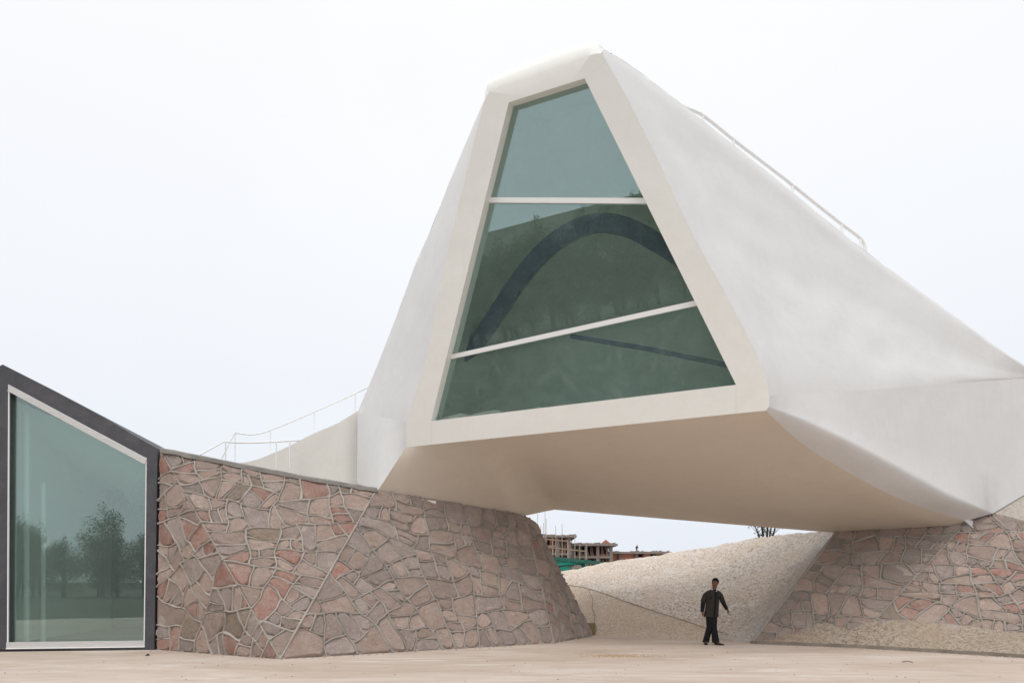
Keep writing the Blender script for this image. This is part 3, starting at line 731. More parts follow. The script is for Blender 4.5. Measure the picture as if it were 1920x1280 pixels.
# blue arch and rail inside the room
pa = pF.shift(-1.3)
arch = [pa.hit(*p) for p in [(780, 800), (812, 735), (846, 683), (895, 640), (935, 582), (985, 510), (1035, 458), (1085, 428), (1130, 418), (1180, 428), (1235, 457), (1290, 492), (1350, 530)]]
BLUE = simple('blue_painted_steel', (.035, .075, .21), .6, .15, 3)
mb = MB(); c_ = [curve(arch, i/40) for i in range(41)]
vs = []
for i, p in enumerate(c_):
    d = (c_[min(40, i+1)]-c_[max(0, i-1)]).normalized(); s = d.cross(nF).normalized(); wdt = .19 if i > 8 else .15+.04*i/8
    vs += [p-s*wdt+nF*.1, p+s*wdt+nF*.1, p+s*wdt-nF*.1, p-s*wdt-nF*.1]
mb.add(vs, [(i*4+j, i*4+(j+1) % 4, (i+1)*4+(j+1) % 4, (i+1)*4+j) for i in range(40) for j in range(4)])
mb.build('curved_beam', BLUE, wb, smooth=40)
MB().bar(pa.hit(1070, 630), pa.hit(1220, 655), .09, .09).bar(pa.hit(1220, 655), pa.hit(1400, 692), .10, .09).build('inner_rail', BLUE, wb)
# formwork remnant and bearing block under the soffit
MB().slab([G2+V(-.1, -.1, .10), ls[-1]+V(.0, -.05, .03), ls[-1]+V(.35, .1, .0), G2+V(.1, -.15, -.12)], V(.05, .3, 0)).build('bearing_block', WHITE, wb)
bq = at(745, 934, 17.9)
MB().bar(bq, bq+V(.95, .45, -.05), .10, .07).build('formwork_board', WHITE_FRAME, wb)
# side wing on the left with curved top
wt = [at(669, 771, 20.3), at(650, 783, 20.3), at(627, 796, 20.4), at(589, 812, 20.5), at(555, 829, 20.5), at(531, 841, 20.6), at(505, 852, 20.6), at(485, 860, 20.7), at(462, 866, 20.7), at(440, 869, 20.7)]
wts = [curve(wt, i/30) for i in range(31)]
mb = MB(); low = [V(p.x, p.y-.02, 3.2) for p in wts]
mb.grid([low, wts, [p+V(.3, 3.5, 0) for p in wts], [V(p.x+.3, p.y+3.5, 3.2) for p in wts]])
mb.add([wts[0]+V(.8, .6, 0), V(wts[0].x+.8, wts[0].y+.6, 3.2), low[0], wts[0]], [(0, 1, 2, 3)])
WING = plaster('ivory_plaster', (.76, .745, .70, 1), .06)
mb.build('side_wing', WING, wb, merge=.002, smooth=28)

# ------------------------------------------------------------------ railings
def railing(label, rails, posts, m=PAINT, r=.022, group='white tubular railings on the roofs'):
    base = posts[0][1]
    t = thing('railing', label, 'railing', base, group)
    for pts in rails: MB().tube([curve(pts, i/24) for i in range(25)] if len(pts) > 2 else pts, r, 8).build('rail', m, t, smooth=60)
    for a, b in posts: MB().tube([b-V(0, 0, .1), a], r*.85, 8).build('post', m, t, smooth=60)
    return t
YR = 21.2
railing('long white railing climbing the low roof towards the tall white building',
        [[at(440.5, 811, YR), at(455, 813, YR), at(471, 814.5, YR), at(490, 812, YR), at(507, 806.5, YR), at(548, 790, YR), at(589, 772, YR), at(628, 755, YR), at(666, 737.5, YR), at(700, 721, YR)],
         [at(440.5, 811, YR), at(416, 858, YR-.2)]],
        [(at(441, 811, YR), at(441, 868, YR)), (at(507, 806.5, YR), at(507, 852, YR)), (at(589, 772, YR), at(589, 814, YR)), (at(666, 737.5, YR), at(666, 776, YR))])
YR = 19.6
railing('lower white handrail behind the stone coping at the foot of the ramp',
        [[at(360, 860, YR-1), at(419, 828, YR)], [at(419, 828, YR), at(448, 829.5, YR+.1), at(480, 829.5, YR+.2), at(515, 828, YR+.3), at(563, 825, YR+.5)]],
        [(at(423, 828, YR), at(423, 870, YR)), (at(518, 828, YR+.3), at(518, 870, YR+.3)), (at(543.5, 826, YR+.4), at(543.5, 870, YR+.4))])
def rr(px, py): return at(px, py, 16.1+(px-1285)*.0061)
railing('white railing running down the steep right edge of the tall roof',
        [[rr(1272, 196), rr(1283, 201), rr(1296, 206), rr(1308, 211), rr(1320, 218), rr(1347, 239), rr(1375, 262), rr(1430, 304), rr(1486, 347), rr(1532, 384), rr(1578, 420), rr(1605, 440), rr(1615, 449), rr(1621, 459), rr(1623, 476)]],
        [(rr(1318, 217), rr(1318, 236)), (rr(1375, 262), rr(1375, 284)), (rr(1486, 347), rr(1486, 371)), (rr(1578, 420), rr(1578, 443)), (rr(1613, 447), rr(1613, 470))], r=.042)

# ------------------------------------------------------------------ glazed annex at the left edge
FB = ground(12, 1220.5); FR0 = ground(289, 1217); pX = Plane.three(FR0, FB, FR0+V(0, 0, 1)).shift(.07); nX = pX.n; inX = -nX
an = thing('glazed_annex', 'dark concrete annex with a tall sloping green glass front at the left edge', 'building', (A0+FB)/2)
tp_px = [(-190, 790), (5, 683), (100, 731), (200, 785), (262, 822), (280, 832), (295.5, 840.5)]
ft = [pX.hit(*p) for p in tp_px]
FA = pX.hit(289, 1217); FL = FA+(FB-FA).normalized()*((FA-FB).length+2.4); FL.z = 0; FA.z = 0
ft[0] = V(FL.x, FL.y, ft[0].z)
in_px = [(11.5, 1216), (271.5, 1212.5), (275, 857.5), (14.5, 719.5)]
iw = [pX.hit(*p) for p in in_px]
mb = MB()
def strip(o_, a, b, n=10): return [[line(o_, i/n), a.lerp(b, i/n)] for i in range(n+1)]
base_l = V(iw[0].x, iw[0].y, 0)
mb.grid(strip([FL, FA], iw[0], iw[1])); mb.grid(strip([FA, ft[-1]], iw[1], iw[2])); mb.grid(strip(ft[1:], iw[3], iw[2], 16))
mb.grid(strip([FL, ft[0], ft[1]], iw[0], iw[3], 16))
for a, b in zip(iw, iw[1:]+iw[:1]): mb.add([a, b, b+inX*.35, a+inX*.35], [(0, 1, 2, 3)])
bd = inX*8.4
tb = [p+bd for p in ft]
mb.grid([ft, tb]); mb.add([FL, FL+bd, tb[0], ft[0]], [(0, 1, 2, 3)]); mb.add([FA, ft[-1], tb[-1], FA+bd], [(0, 1, 2, 3)]); mb.add([FL+bd, FA+bd]+tb[::-1], [tuple(range(2+len(tb)))])
mb.build('frame', DARK, an, merge=.001)
# room inside
ROOM = simple('room_plaster', (.88, .88, .86), .8, .06, 1)
mb = MB(); s0 = .36; off = lambda p, d, dz=0: p+inX*d+V(0, 0, dz)
ra = [off(iw[0], s0), off(iw[1], s0), off(iw[2], s0), off(iw[3], s0)]
ex = (iw[1]-iw[0]).normalized()
ra[0] = ra[0]-ex*.8; ra[3] = ra[3]-ex*.8+V(0, 0, .05)
rbk = [p+inX*7.6 for p in ra]; rbk[2].z = 3.75; rbk[3].z = 4.15
mb.add(ra+rbk, [(0, 1, 5, 4)]); 
MB().add([ra[0], ra[1], rbk[1], rbk[0]], [(0, 1, 2, 3)]).build('room_floor', simple('room_screed', (.20, .19, .18), .6, .15, 2), an)
MB().add([ra[1], ra[2], rbk[2], rbk[1], ra[0], ra[3], rbk[3], rbk[0]], [(0, 1, 2, 3), (4, 7, 6, 5), (3, 2, 6, 7)]).build('room_wall', ROOM, an)
MB().add([ra[2], ra[3], rbk[3], rbk[2]], [(0, 1, 2), (0, 2, 3)]).build('room_ceiling', ROOM, an)
def pin_x(d): return Plane(pX.o+inX*d, nX)
# ceiling hatch (lies on the ceiling), lamp, pipes, inner partition
pc = Plane.three(ra[2], rbk[3], rbk[2]) 
hp = [pc.hit(*p) for p in [(187, 917), (225, 919), (248, 948), (210, 946)]]
nc = pc.n if pc.n.z < 0 else -pc.n; 0
MB().slab([p+nc*.03 for p in hp], nc*-.025).build('ceiling_hatch', simple('hatch_panel', (.03, .045, .09), .6, .1, 2), an)
pl = pin_x(2.0).hit(118, 803); MB().tube([pl+V(0, 0, .05), pl, pl-V(0, 0, .05)], [.08, .08, .04], 10).build('ceiling_lamp', simple('lamp_grey', (.25, .25, .25), .5, .1, 2), an)
for px_, d_, top_, r_ in ((49, .9, 760, .075), (81, 1.5, 905, .06)):
    p_ = pin_x(d_); b_ = p_.hit(px_, 1200); b_.z = .05; t_ = p_.hit(px_, top_); t_ = V(b_.x, b_.y, t_.z)
    MB().tube([b_, t_], r_, 12).build('white_pipe', ROOM, an, smooth=60)
pp = pin_x(7.3); q = [pp.hit(105, 1195), pp.hit(300, 1195), pp.hit(300, 945), pp.hit(105, 945)]
MB().slab(q, inX*.15).build('partition', simple('partition_block', (.16, .17, .17), .8, .1, 1), an)
# aluminium trims and the pane
gx = [p+inX*.16 for p in iw]
MB().slab([gx[0], gx[1], gx[2], gx[3]], inX*.02).build('glass_pane', GLASS_ANNEX, an)
e1 = inX*.06
MB().bar(iw[0]+e1+V(0, 0, .075), iw[1]+e1+V(0, 0, .075), .12, .15).build('sill', ALU, an)
MB().bar(iw[3]+e1+V(.02, 0, -.10), iw[2]+e1+V(-.02, 0, -.10), .12, .13).build('head_rail', ALU, an)
for a, b, s in ((iw[0], iw[3], 1), (iw[1], iw[2], -1)):
    MB().bar(a+e1*.5+ex*.02*s, b+e1*.5+ex*.012*s, .022, .04, up=nX).build('side_trim', PAINT, an)
MB().bar(iw[3]+e1*.4+V(.02, 0, -.02), iw[2]+e1*.4+V(-.02, 0, -.02), .03, .02).build('top_trim', PAINT, an)
MB().bar(iw[0]+e1*.2+V(0, 0, .01), iw[1]+e1*.2+V(0, 0, .01), .06, .02).build('bottom_trim', PAINT, an)

# ------------------------------------------------------------------ people
def loft(mb, rings, n=14, cap=True):
    """rings: (centre, half-width x, half-depth y, yaw)"""
    vs = []
    for c, a, b, yw in rings:
        for k in range(n):
            t = 2*math.pi*k/n; x, y = a*math.cos(t), b*math.sin(t)
            vs.append(Vector(c)+V(x*math.cos(yw)-y*math.sin(yw), x*math.sin(yw)+y*math.cos(yw), 0))
    fs = [(i*n+k, i*n+(k+1) % n, (i+1)*n+(k+1) % n, (i+1)*n+k) for i in range(len(rings)-1) for k in range(n)]
    if cap: fs += [tuple(range(n))[::-1], tuple((len(rings)-1)*n+k for k in range(n))]
    return mb.add(vs, fs)
def skinned(name, joints, edges, m, parent, origin, sub=2):
    me = bpy.data.meshes.new(name); me.from_pydata([tuple(j[0]) for j in joints], edges, []); me.materials.append(m)
    o = bpy.data.objects.new(name, me); COL.objects.link(o)
    md = o.modifiers.new('skin', 'SKIN'); md.use_smooth_shade = True
    for i, j in enumerate(joints):
        sv = me.skin_vertices[0].data[i]; r_ = j[1]; sv.radius = r_ if isinstance(r_, tuple) else (r_, r_); sv.use_root = (i == 0)
    sb = o.modifiers.new('sub', 'SUBSURF'); sb.levels = sub; sb.render_levels = sub
    dg = bpy.context.evaluated_depsgraph_get(); ev = o.evaluated_get(dg); m2 = bpy.data.meshes.new_from_object(ev)
    for p in m2.polygons: p.use_smooth = True
    o.modifiers.clear(); o.data = m2; m2.materials.clear(); m2.materials.append(m); bpy.data.meshes.remove(me)
    COL.objects.unlink(o); o.name = name
    return link(o, parent, Vector(origin))
SKIN = simple('skin', (.15, .075, .045), .55, .1, 8); HAIR = simple('black_hair', (.01, .009, .009), .5, .3, 30)
JACKET = simple('olive_grey_cloth', (.034, .029, .024), .95, .25, 9); JERSEY = simple('black_knit', (.011, .011, .013), .95, .2, 20)
TROUS = simple('black_trousers', (.010, .010, .012), .9, .25, 6); SHIRT = simple('white_shirt', (.6, .6, .6), .8, .05, 5); SHOE = simple('black_leather', (.012, .011, .010), .35, .2, 6)
def man(label, loc, s=1.0, hide_face=False):
    t = thing('person', label, 'person', loc)
    J = []  # joints, radius
    def j(x, y, z, r_): J.append((V(x, y, z)*s, r_*s if not isinstance(r_, tuple) else (r_[0]*s, r_[1]*s))); return len(J)-1
    pel = j(-.005, 0, .87, (.105, .085)); wst = j(.005, 0, 1.02, (.11, .08)); ch = j(.02, .0, 1.22, (.13, .09)); nk0 = j(.045, .01, 1.375, .055); nk = j(.062, 0, 1.435, .047)
    hd0 = j(.062, -.018, 1.50, .068); hd1 = j(.078, -.005, 1.575, .090); hd2 = j(.085, .0, 1.64, .064)
    E = [(pel, wst), (wst, ch), (ch, nk0), (nk0, nk), (nk, hd0), (hd0, hd1), (hd1, hd2)]
    sl = j(-.115, .01, 1.325, .042); el = j(-.215, .03, 1.09, .038); wl_ = j(-.250, -.01, .86, .026); hl = j(-.247, -.03, .795, .030)
    sr = j(.180, .01, 1.325, .042); er = j(.280, .03, 1.10, .038); wr_ = j(.365, -.03, .915, .026); hr = j(.388, -.05, .865, .030)
    E += [(ch, sl), (sl, el), (el, wl_), (wl_, hl), (ch, sr), (sr, er), (er, wr_), (wr_, hr)]
    for hnd, dx, dz, side_ in ((hl, .0, -1, 1), (hr, .25, -1, -1)):
        p = J[hnd][0]/s
        for q, off_ in enumerate((-.024, -.008, .008, .024)):
            a = j(p.x+off_*.4, p.y+off_, p.z-.045, .0105); b = j(p.x+off_*.4+dx*.03-.006, p.y+off_-.004, p.z-(.074, .08, .078, .066)[q], .0085); E += [(hnd, a), (a, b)]
        a = j(p.x+.012, p.y-.038, p.z-.018, .011); b = j(p.x+.016, p.y-.046, p.z-.045, .009); E += [(hnd, a), (a, b)]
    hpl = j(-.07, 0, .82, .075); kl = j(-.058, -.01, .47, .052); al = j(-.12, .12, .09, .036); tl = j(-.15, .0, .035, .034)
    hpr = j(.055, 0, .82, .075); kr = j(.035, -.03, .47, .052); ar = j(.08, -.03, .09, .036); tr_ = j(.16, -.11, .035, .034)
    E += [(pel, hpl), (hpl, kl), (kl, al), (al, tl), (pel, hpr), (hpr, kr), (kr, ar), (ar, tr_)]
    skinned('body', J, E, SKIN, t, loc, 2)
    L = Vector(loc)
    P = lambda x, y, z: L+V(x, y, z)*s
    # face towards the left of the picture
    fd = V(-.82, -.57, 0).normalized(); sd_ = V(fd.y, -fd.x, 0)
    hc = P(.075, -.008, 1.565)
    mb = MB(); mb.add([hc+fd*.075*s+V(0, 0, .03*s), hc+fd*.105*s+V(0, 0, -.018*s), hc+fd*.078*s+V(0, 0, -.03*s), hc+fd*.07*s+sd_*.018*s+V(0, 0, -.022*s), hc+fd*.07*s-sd_*.018*s+V(0, 0, -.022*s)], [(0, 3, 1), (0, 1, 4), (1, 3, 2), (1, 2, 4)])
    mb.build('nose', SKIN, t)
    for sg in (-1, 1):
        mb = MB(); c = hc+sd_*.078*s*sg+V(0, 0, -.005*s); mb.tube([c+V(0, 0, -.03)*s, c+sd_*.01*sg*s, c+V(0, 0, .03)*s], [.006*s, .015*s, .008*s], 6); mb.build('ear', SKIN, t, smooth=60)
        mb = MB(); c = hc+fd*.074*s+sd_*.028*s*sg+V(0, 0, .022*s); mb.tube([c-sd_*.012*s, c+fd*.004*s, c+sd_*.012*s], [.003*s, .007*s, .003*s], 6); mb.build('eye', HAIR, t)
    mb = MB(); c = hc+fd*.071*s+V(0, 0, -.048*s); mb.tube([c-sd_*.022*s, c+fd*.006*s, c+sd_*.022*s], [.003*s, .006*s, .003*s], 6); mb.build('mouth', simple('lips', (.12, .05, .04), .6, .1, 5), t)
    # hair: cap over the skull, open at the face
    bm = bmesh.new(); bmesh.ops.create_icosphere(bm, subdivisions=3, radius=1.0)
    for v_ in list(bm.verts):
        d = v_.co.dot(fd)
        if v_.co.z < -.35 or (d > .35 and v_.co.z < .38+.25*(d-.35)): bm.verts.remove(v_)
    hm = bpy.data.meshes.new('hair'); bm.to_mesh(hm); bm.free(); hm.materials.append(HAIR)
    C0 = P(.086, .004, 1.60)
    for v_ in hm.vertices:
        c = v_.co; q = V(c.x*.093, c.y*.098, c.z*.105)*s*(1+.04*noise.noise(c*4)); v_.co = q
    for p_ in hm.polygons: p_.use_smooth = True
    link(bpy.data.objects.new('hair', hm), t, C0)
    # trousers
    mb = MB()
    loft(mb, [(P(-.125, .12, .055), .085*s, .09*s, .1), (P(-.118, .10, .12), .080*s, .082*s, .1), (P(-.062, .0, .45), .078*s, .082*s, 0), (P(-.062, 0, .70), .092*s, .098*s, 0), (P(-.05, 0, .90), .10*s, .105*s, 0)])
    loft(mb, [(P(.085, -.03, .060), .095*s, .09*s, -.1), (P(.080, -.03, .14), .090*s, .082*s, -.1), (P(.035, -.03, .45), .076*s, .082*s, 0), (P(.042, -.01, .70), .090*s, .098*s, 0), (P(.045, 0, .90), .10*s, .105*s, 0)])
    mb.build('trousers', TROUS, t, smooth=60)
    for a, b in ((P(-.12, .15, .0), P(-.165, -.02, 0)), (P(.075, .01, 0), P(.185, -.115, 0))):
        mb = MB(); d = (b-a).normalized(); vs = []; n_ = 12
        secs = [(0, .030, .085), (.03, .042, .10), (.10, .045, .075), (.17, .048, .055), (.22, .042, .042), (.255, .02, .028)]
        sd2 = V(-d.y, d.x, 0)
        for x_, w_, h_ in secs:
            for k in range(n_):
                th = math.pi*2*k/n_; vs.append(a+d*(x_*s)+sd2*(w_*s*math.cos(th))+V(0, 0, max(0.001, (h_*.5+h_*.5*math.sin(th))*s)))
        mb.add(vs, [(i*n_+k, i*n_+(k+1) % n_, (i+1)*n_+(k+1) % n_, (i+1)*n_+k) for i in range(len(secs)-1) for k in range(n_)]+[tuple(range(n_)), tuple((len(secs)-1)*n_+k for k in range(n_))[::-1]])
        mb.build('shoe', SHOE, t, smooth=60)
    # jersey below the jacket, with long sleeves
    mb = MB()
    loft(mb, [(P(.0, 0, .80), .155*s, .11*s, 0), (P(.005, 0, 1.0), .15*s, .112*s, 0), (P(.02, 0, 1.2), .165*s, .118*s, 0), (P(.035, 0, 1.34), .12*s, .095*s, 0), (P(.05, 0, 1.40), .065*s, .06*s, 0)])
    mb.tube([P(-.205, .03, 1.13), P(-.225, .02, 1.02), P(-.248, -.005, .88), P(-.25, -.015, .84)], [.062*s, .058*s, .048*s, .045*s], 12)
    mb.tube([P(.268, .03, 1.14), P(.30, .015, 1.05), P(.352, -.02, .94), P(.370, -.032, .90)], [.062*s, .056*s, .045*s, .042*s], 12)
    mb.build('jersey', JERSEY, t, smooth=60)
    # open jacket: an elliptical coat with its front left open
    rings_ = [(.715, -.02, .190, .13), (.80, -.015, .182, .13), (.95, .0, .168, .125), (1.10, .012, .165, .125), (1.22, .022, .178, .125), (1.31, .03, .185, .115), (1.355, .034, .172, .105), (1.38, .038, .13, .09), (1.405, .05, .085, .075)]
    vs = []; n_ = 26; op = -math.pi/2+.22
    for z_, cx_, a, b in rings_:
        gap = .30 if z_ < 1.3 else .42
        for k in range(n_+1):
            th = op+gap/2*1.0+(2*math.pi-gap)*k/n_
            wv = 1+.025*math.sin(th*5+z_*9)
            vs.append(P(cx_+a*wv*math.cos(th), b*wv*math.sin(th)+.004, z_-(.012*math.sin(th*3) if z_ < .75 else 0)))
    m_ = n_+1
    fs = [(i*m_+k, i*m_+k+1, (i+1)*m_+k+1, (i+1)*m_+k) for i in range(len(rings_)-1) for k in range(n_)]
    mb = MB().add(vs, fs)
    mb.tube([P(-.10, .01, 1.315), P(-.160, .015, 1.26), P(-.205, .025, 1.16), P(-.222, .03, 1.085)], [.058*s, .066*s, .062*s, .068*s], 12)
    mb.tube([P(.165, .01, 1.315), P(.220, .015, 1.26), P(.262, .025, 1.16), P(.283, .03, 1.09)], [.058*s, .064*s, .060*s, .066*s], 12)
    o = mb.build('jacket', JACKET, t, smooth=60)
    mb = MB()
    for sg, x_ in ((-1, .0), (1, .1)):
        mb.add([P(.05+sg*.018, -.083, 1.345), P(.05+sg*.055, -.062, 1.415), P(.05+sg*.075, -.03, 1.435), P(.05+sg*.062, -.085, 1.36)], [(0, 1, 2, 3)])
    mb.build('shirt_collar', SHIRT, t)
    mb = MB()
    for x_ in (-.075, .125): mb.bar(P(x_-.035, -.135, 1.20), P(x_+.035, -.135, 1.20), .012*s, .02*s)
    mb.build('pocket_flap', JERSEY, t)
    return t
mp_ = ground(1335, 1208)
man('man in an open olive jacket and black trousers walking under the bridge looking left', mp_, 1.0)

# ------------------------------------------------------------------ building site beyond the slopes
def px2(px, py, Y): return at(px, py, Y)
def site(name, label, Y, x0, x1, roof, levels, cols, brick=(), gable=None, props=24, seed=1, dark=True, bm_=BRICK, loss=0.0):
    rg = random.Random(seed); a, b = at(x0, roof, Y), at(x1, roof, Y)
    t = thing(name, label, 'building', V((a.x+b.x)/2, Y+3, 0), 'unfinished brick and concrete buildings')
    dz = lambda py: EYE-(py-HZ)/F*Y
    # solid block behind the front columns, its dark colour painting the rooms' shade
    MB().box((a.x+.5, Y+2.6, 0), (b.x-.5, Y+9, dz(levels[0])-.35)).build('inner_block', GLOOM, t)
    for k, py in enumerate(levels):
        z = dz(py); MB().box((a.x-(.8 if k == 0 else 0), Y-(.7 if k == 0 else 0), z-.38), (b.x+(.8 if k == 0 else 0), Y+9.5, z)).build('floor_slab', CONC_FAR, t)
    for px in cols:
        c = at(px, 0, Y).x; MB().box((c-.28, Y+.05, 0), (c+.28, Y+.6, dz(levels[0])-.38)).build('column', CONC_FAR, t)
    for (p0, p1, q0, q1) in brick:
        MB().box((at(p0, 0, Y).x, Y+.7, dz(q1)), (at(p1, 0, Y).x, Y+1.0, dz(q0)-.39)).build('brick_wall', bm_, t)
    for k in range(props):
        px = x0+(x1-x0)*rg.random(); l = rg.randrange(0, max(1, len(levels)-1)); x_ = at(px, 0, Y).x
        MB().bar((x_, Y+.3, dz(levels[l+1]) if l+1 < len(levels) else 0), (x_+rg.uniform(-.5, .5), Y+.9, dz(levels[l])-.4), .09).build('timber_prop', BAMBOO, t)
    if gable:
        g0, g1, gp = gable; MB().slab([at(g0, levels[0], Y+.8), at(g1, levels[0], Y+.8), at((g0+g1)/2, gp, Y+.8)], V(0, .35, 0)).build('gable', bm_, t)
    mb = MB()
    for k in range(26):
        px = x0+(x1-x0)*rg.random(); p = at(px, levels[0], Y-.6); mb.bar(p+V(-.6, 0, rg.uniform(-.3, .1)), p+V(rg.uniform(.2, 1.1), .5, rg.uniform(-.2, .25)), .2, .16)
    mb.build('formwork_timber', BAMBOO, t)
    return t, dz
Y1 = 118
t1, dz1 = site('unfinished_building', 'unfinished brick building with ragged formwork roof nearest the stone pier', Y1, 985, 1072, 1000, [1003, 1036, 1062], [1022, 1046, 1067], [(985, 1021, 1003, 1036), (1031, 1040, 1003, 1036), (1060, 1066, 1003, 1036), (1022, 1066, 1027, 1036)], None, 60, 3)
t2, dz2 = site('unfinished_building', 'unfinished concrete frame building with a small brick gable at its right end', Y1+6, 1064, 1149, 1018, [1019, 1042, 1066], [1073, 1099, 1121, 1146], [(1064, 1072, 1012, 1042), (1124, 1146, 1034, 1042), (1076, 1098, 1036, 1042), (1100, 1120, 1036, 1042)], (1126, 1146, 1011), 80, 4)
t3, dz3 = site('unfinished_building', 'low orange brick building with dark openings rising behind the pebble slope', Y1+14, 1143, 1250, 1033, [1034, 1062], [1147, 1163, 1194, 1246], [(1143, 1163, 1034, 1062), (1167, 1194, 1034, 1062), (1208, 1220, 1034, 1062), (1232, 1250, 1034, 1062)], None, 8, 5, bm_=BRICK2)
# scaffold masts and ledgers
sc_ = thing('scaffolding', 'tall thin scaffold poles rising above the unfinished buildings', 'scaffolding', at(1040, 1090, Y1-2)*V(1, 1, 0).x if False else V(at(1040, 0, Y1-2).x, Y1-2, 0))
for px_, y0 in ((1008, 962), (1022, 945), (1024, 972), (1014, 985), (1019, 980), (1042, 985), (1054, 982), (1078, 1000), (1036, 1008), (1065, 1020), (1087, 1020), (1064.5, 1012), (1099, 1020)):
    p = at(px_, y0, Y1-2); MB().tube([V(p.x, p.y, 0), p], .05, 5).build('pole', POLEM, sc_)
for (a_0, b_0, c_0, d_0) in ((1022, 1025, 1100, 1033), (1022, 1023, 1042, 1023), (1020, 1010, 1064, 1014)):
    MB().bar(at(a_0, b_0, Y1-2), at(c_0, d_0, Y1-2), .2).build('ledger', BAMBOO, sc_)
# green netting
YN = 78
gn = thing('safety_net_shelter', 'green net shelter in front of the unfinished buildings', 'shelter', V(at(1080, 0, YN).x, YN, 0))
for (a_0, b_0, c_0, d_0, w_, m_) in ((1030, 1045, 1150, 1058, .38, NETD), (1034, 1050, 1098, 1064, .32, NETD), (1040, 1058, 1100, 1053, .26, NETM), (1042, 1069, 1080, 1062, .55, NETM)):
    MB().bar(at(a_0, b_0, YN), at(c_0, d_0, YN+1), .3, w_).build('net_roll', m_, gn)
MB().slab([at(1026, 1047, YN+1), at(1098, 1052, YN+1), at(1098, 1066, YN+1), at(1026, 1072, YN+1)], V(0, .05, 0)).build('net_sheet', NETM, gn)
MB().slab([at(1040, 1061, YN+.5), at(1088, 1058, YN+.5), at(1092, 1064, YN+.5), at(1040, 1068, YN+.5)], V(0, .05, 0)).build('canvas_sheet', simple('grey_canvas', (.25, .22, .2), .9, .4, 1), gn)
for px_ in (1032, 1048, 1070, 1100, 1125): p = at(px_, 1048, YN+.4); MB().tube([V(p.x, p.y, 0), p], .07, 5).build('post', NETD, gn)
man('tiny dark figure standing on the roof of the low orange brick building', V(at(1194, 0, Y1+15).x, Y1+15, dz3(1034)), .85)

# ------------------------------------------------------------------ tree on the crest
def leafcloud(mb, c, r_, n, sz, rg):
    for _ in range(n):
        while True:
            d = V(rg.uniform(-1, 1), rg.uniform(-1, 1), rg.uniform(-1, 1))
            if d.length < 1: break
        p = c+V(d.x*r_.x, d.y*r_.y, d.z*r_.z); a = V(rg.uniform(-1, 1), rg.uniform(-1, 1), rg.uniform(-.6, .6)).normalized()*sz*rg.uniform(.6, 1.3)
        b = a.cross(V(rg.uniform(-1, 1), rg.uniform(-1, 1), rg.uniform(-1, 1))).normalized()*sz*.5*rg.uniform(.6, 1.2)
        mb.add([p-a, p-b*.8, p+a, p+b], [(0, 1, 2, 3)])
rg = random.Random(5)
tb_ = at(1436, 1010, 27.5)
ct = thing('young_tree', 'young branching tree with sparse leaves behind the crest of the pebble slope', 'tree', V(tb_.x, tb_.y, 0))
mb = MB(); mb.tube([V(tb_.x, tb_.y, 0), tb_-V(0, 0, .3)], .1, 7); lv = MB()
for k, (x_, zt) in enumerate(((-.55, .9), (-.22, 1.4), (.05, 1.6), (.32, 1.3), (.62, 1.1), (-.3, 1.1), (.15, 1.2))):
    p0 = tb_+V(x_*.25, 0, -.3); p1 = tb_+V(x_*.6, rg.uniform(-.2, .2), zt*.35); p2 = tb_+V(x_, rg.uniform(-.4, .4), zt)
    mb.tube([p0, p1, p2], [.05, .03, .012], 6)
    for q in range(6):
        s_ = p1.lerp(p2, rg.random()) if q > 2 else p0.lerp(p1, .4+.6*rg.random()); e_ = s_+V(rg.uniform(-.4, .4), rg.uniform(-.3, .3), rg.uniform(.1, .45)); mb.tube([s_, e_], [.012, .005], 4)
        leafcloud(lv, e_, V(.16, .16, .16), 13, .045, rg)
mb.build('trunk', BARK, ct); lv.build('crown', LEAF, ct)

# ------------------------------------------------------------------ trees across the field behind the viewpoint, seen mirrored in the glass
def make_tree(seed, h):
    rg = random.Random(seed); o = thing('roadside_tree', 'dark leafy tree in the row mirrored in the windows', 'tree', V(0, 0, 0), 'row of trees across the field')
    mb = MB(); mb.tube([V(0, 0, -.1), V(.05, 0, h*.3), V(.1, .1, h*.75)], [.13, .10, .04], 7)
    lf_ = MB()
    for k in range(30):
        z0 = h*rg.uniform(.03, .72); a = rg.uniform(0, 6.28); L = h*rg.uniform(.12, .26)*(1.2-z0/h)
        e_ = V(math.cos(a)*L, math.sin(a)*L, z0+L*rg.uniform(.4, 1.0)); mb.tube([V(.07, .03, z0), e_], [.04, .012], 5)
        leafcloud(lf_, e_, V(h*.12, h*.12, h*.095), 150, .095, rg)
    leafcloud(lf_, V(.1, .1, h*.83), V(h*.06, h*.06, h*.16), 110, .10, rg)
    mb.build('trunk', BARK, o); lf_.build('crown', LEAF, o); return o
protos = [make_tree(s_, h_) for s_, h_ in ((1, 8.0), (2, 6.6), (3, 7.4))]
rg = random.Random(9); k = 0
line_a = [V(-14, -46, 0), V(-40, -44, 0), V(-64, -34, 0), V(-84, -8, 0)]
line_b = [V(-46, -8, 0), V(-40, -15, 0), V(-28.5, -27, 0)]
spots = [(line(line_a, i/83), rg.uniform(.85, 1.2), 0) for i in range(84)]+[(line(line_b, i/31), rg.uniform(.98, 1.28), 1) for i in range(32)]
words_ = [('dark leafy tree in the distant row mirrored in the windows', 'row of trees across the field'),
          ('tall leafy tree of the nearer belt mirrored in the tall window', 'nearer belt of trees by the field')]
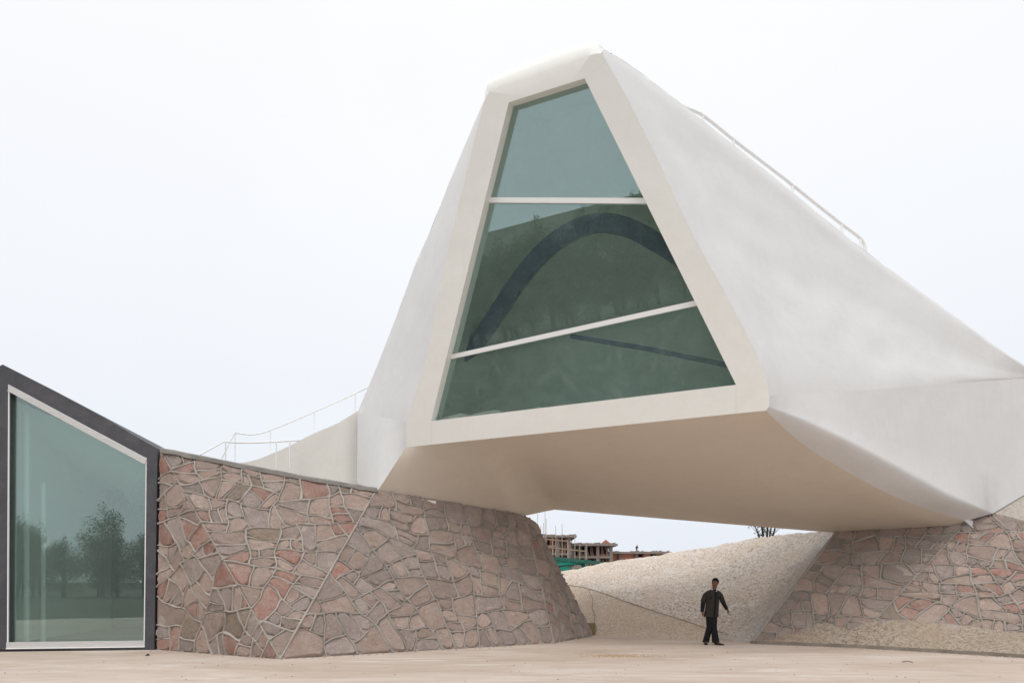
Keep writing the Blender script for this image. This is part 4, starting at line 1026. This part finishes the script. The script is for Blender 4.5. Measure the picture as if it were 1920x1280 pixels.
for i, (p, s_, kd) in enumerate(spots):
    p = p+V(rg.uniform(-1.2, 1.2), rg.uniform(-1.8, 1.8), 0)
    pr = protos[i % 3]
    if i < 3: o = pr
    else:
        o = pr.copy(); COL.objects.link(o)
        for c in pr.children:
            d = c.copy(); COL.objects.link(d); d.parent = o
    o.location = p; o.rotation_euler = (0, 0, rg.uniform(0, 6.28)); o.scale = (s_, s_, s_*rg.uniform(.85, 1.15))
    tag(o, words_[kd][0], 'tree', words_[kd][1])

# ------------------------------------------------------------------ small things on the ground
rg = random.Random(3)
def chips(name, area_fn, n, smin, smax, m):
    mb = MB()
    for _ in range(n):
        p = area_fn(); s_ = rg.uniform(smin, smax); a = rg.uniform(0, 3.14); ca, sa = math.cos(a)*s_, math.sin(a)*s_
        mb.add([p+V(ca, sa, 0), p+V(-sa*.7, ca*.7, 0), p+V(-ca, -sa, 0), p+V(sa*.7, -ca*.7, 0), p+V(0, 0, s_*.8)], [(0, 1, 4), (1, 2, 4), (2, 3, 4), (3, 0, 4)])
    o = mb.build(name, m); tag(o, kind='stuff'); return o
def spill():
    c = ground(1160, 1228.5); a = rg.gauss(0, .42); return c+V(a*1.0, rg.gauss(0, .16), 0)
tag(chips('gravel_spill', spill, 520, .008, .022, SPILL), 'thin patch of tan gravel spilt on the ground in the passage')
def anywhere():
    Y = rg.uniform(10.5, 20)**1.0; return V(rg.uniform(-.75, .75)*Y, Y, 0)
def clear(p): return not ((p.x < 2 and p.y > 13.8) or (p.x > 5.5 and p.y > 14))
def free():
    while True:
        p = anywhere()
        if clear(p): return p
tag(chips('scattered_grit', free, 130, .006, .020, simple('grit', (.16, .12, .09), .9, .4, 5)), 'small dark grit scattered over the pale ground')
def on_slope():
    r_ = up[rg.randrange(0, 60)]; p = r_[rg.randrange(20, 148)]; return p+V(rg.uniform(-.05, .05), 0, .004)
tag(chips('loose_pebbles', on_slope, 1500, .010, .034, simple('pebble', (.50, .42, .35), .9, .45, 9)), 'loose pebbles lying on the pale slope behind the walking man')
def foot():
    seg = rg.choice(((A0, K), (K, E0), (E0, D0), (K, E0), (fr[0], fr[1]), (fr[1], fr[2]), (fr[2], fr[3]))); t_ = rg.random(); p = seg[0].lerp(seg[1], t_)
    return V(p.x, p.y-.03-abs(rg.gauss(0, .16)), 0)
tag(chips('rubble_crumbs', foot, 420, .008, .035, simple('crumbs', (.36, .30, .25), .9, .4, 12)), 'small rubble crumbs along the feet of the stone piers')
sd_m = simple('dry_leaf', (.09, .05, .03), .8, .3, 9)
tw = at(1700, 1242, F*EYE/(1242-HZ)); tw = ground(1700, 1242)
o = MB().tube([tw+V(-.09, 0, .02), tw+V(0, .01, .035), tw+V(.07, 0, .03), tw+V(.10, -.03, .012)], .008, 6).build('twig', sd_m); tag(o, 'short dark twig on the ground in front of the right kerb', 'twig')
for px_, py_ in ((276, 1229),):
    p = ground(px_, py_); mb = MB()
    mb.add([p+V(-.05, 0, .004), p+V(-.01, -.03, .03), p+V(.05, -.01, .045), p+V(.04, .03, .01), p+V(-.01, .03, .05)], [(0, 1, 4), (1, 2, 4), (2, 3, 4), (3, 0, 4), (0, 3, 2, 1)])
    tag(mb.build('dry_leaf', sd_m), 'curled brown leaf on the ground below the green glass front', 'leaf')
p = D0+V(-.02, .25, 0)
tag(MB().box((p.x-.1, p.y, 0), (p.x+.12, p.y+.06, .36)).build('wooden_board', simple('weathered_board', (.25, .2, .11), .8, .3, 6)), 'small weathered board standing at the far foot of the left stone pier', 'board')
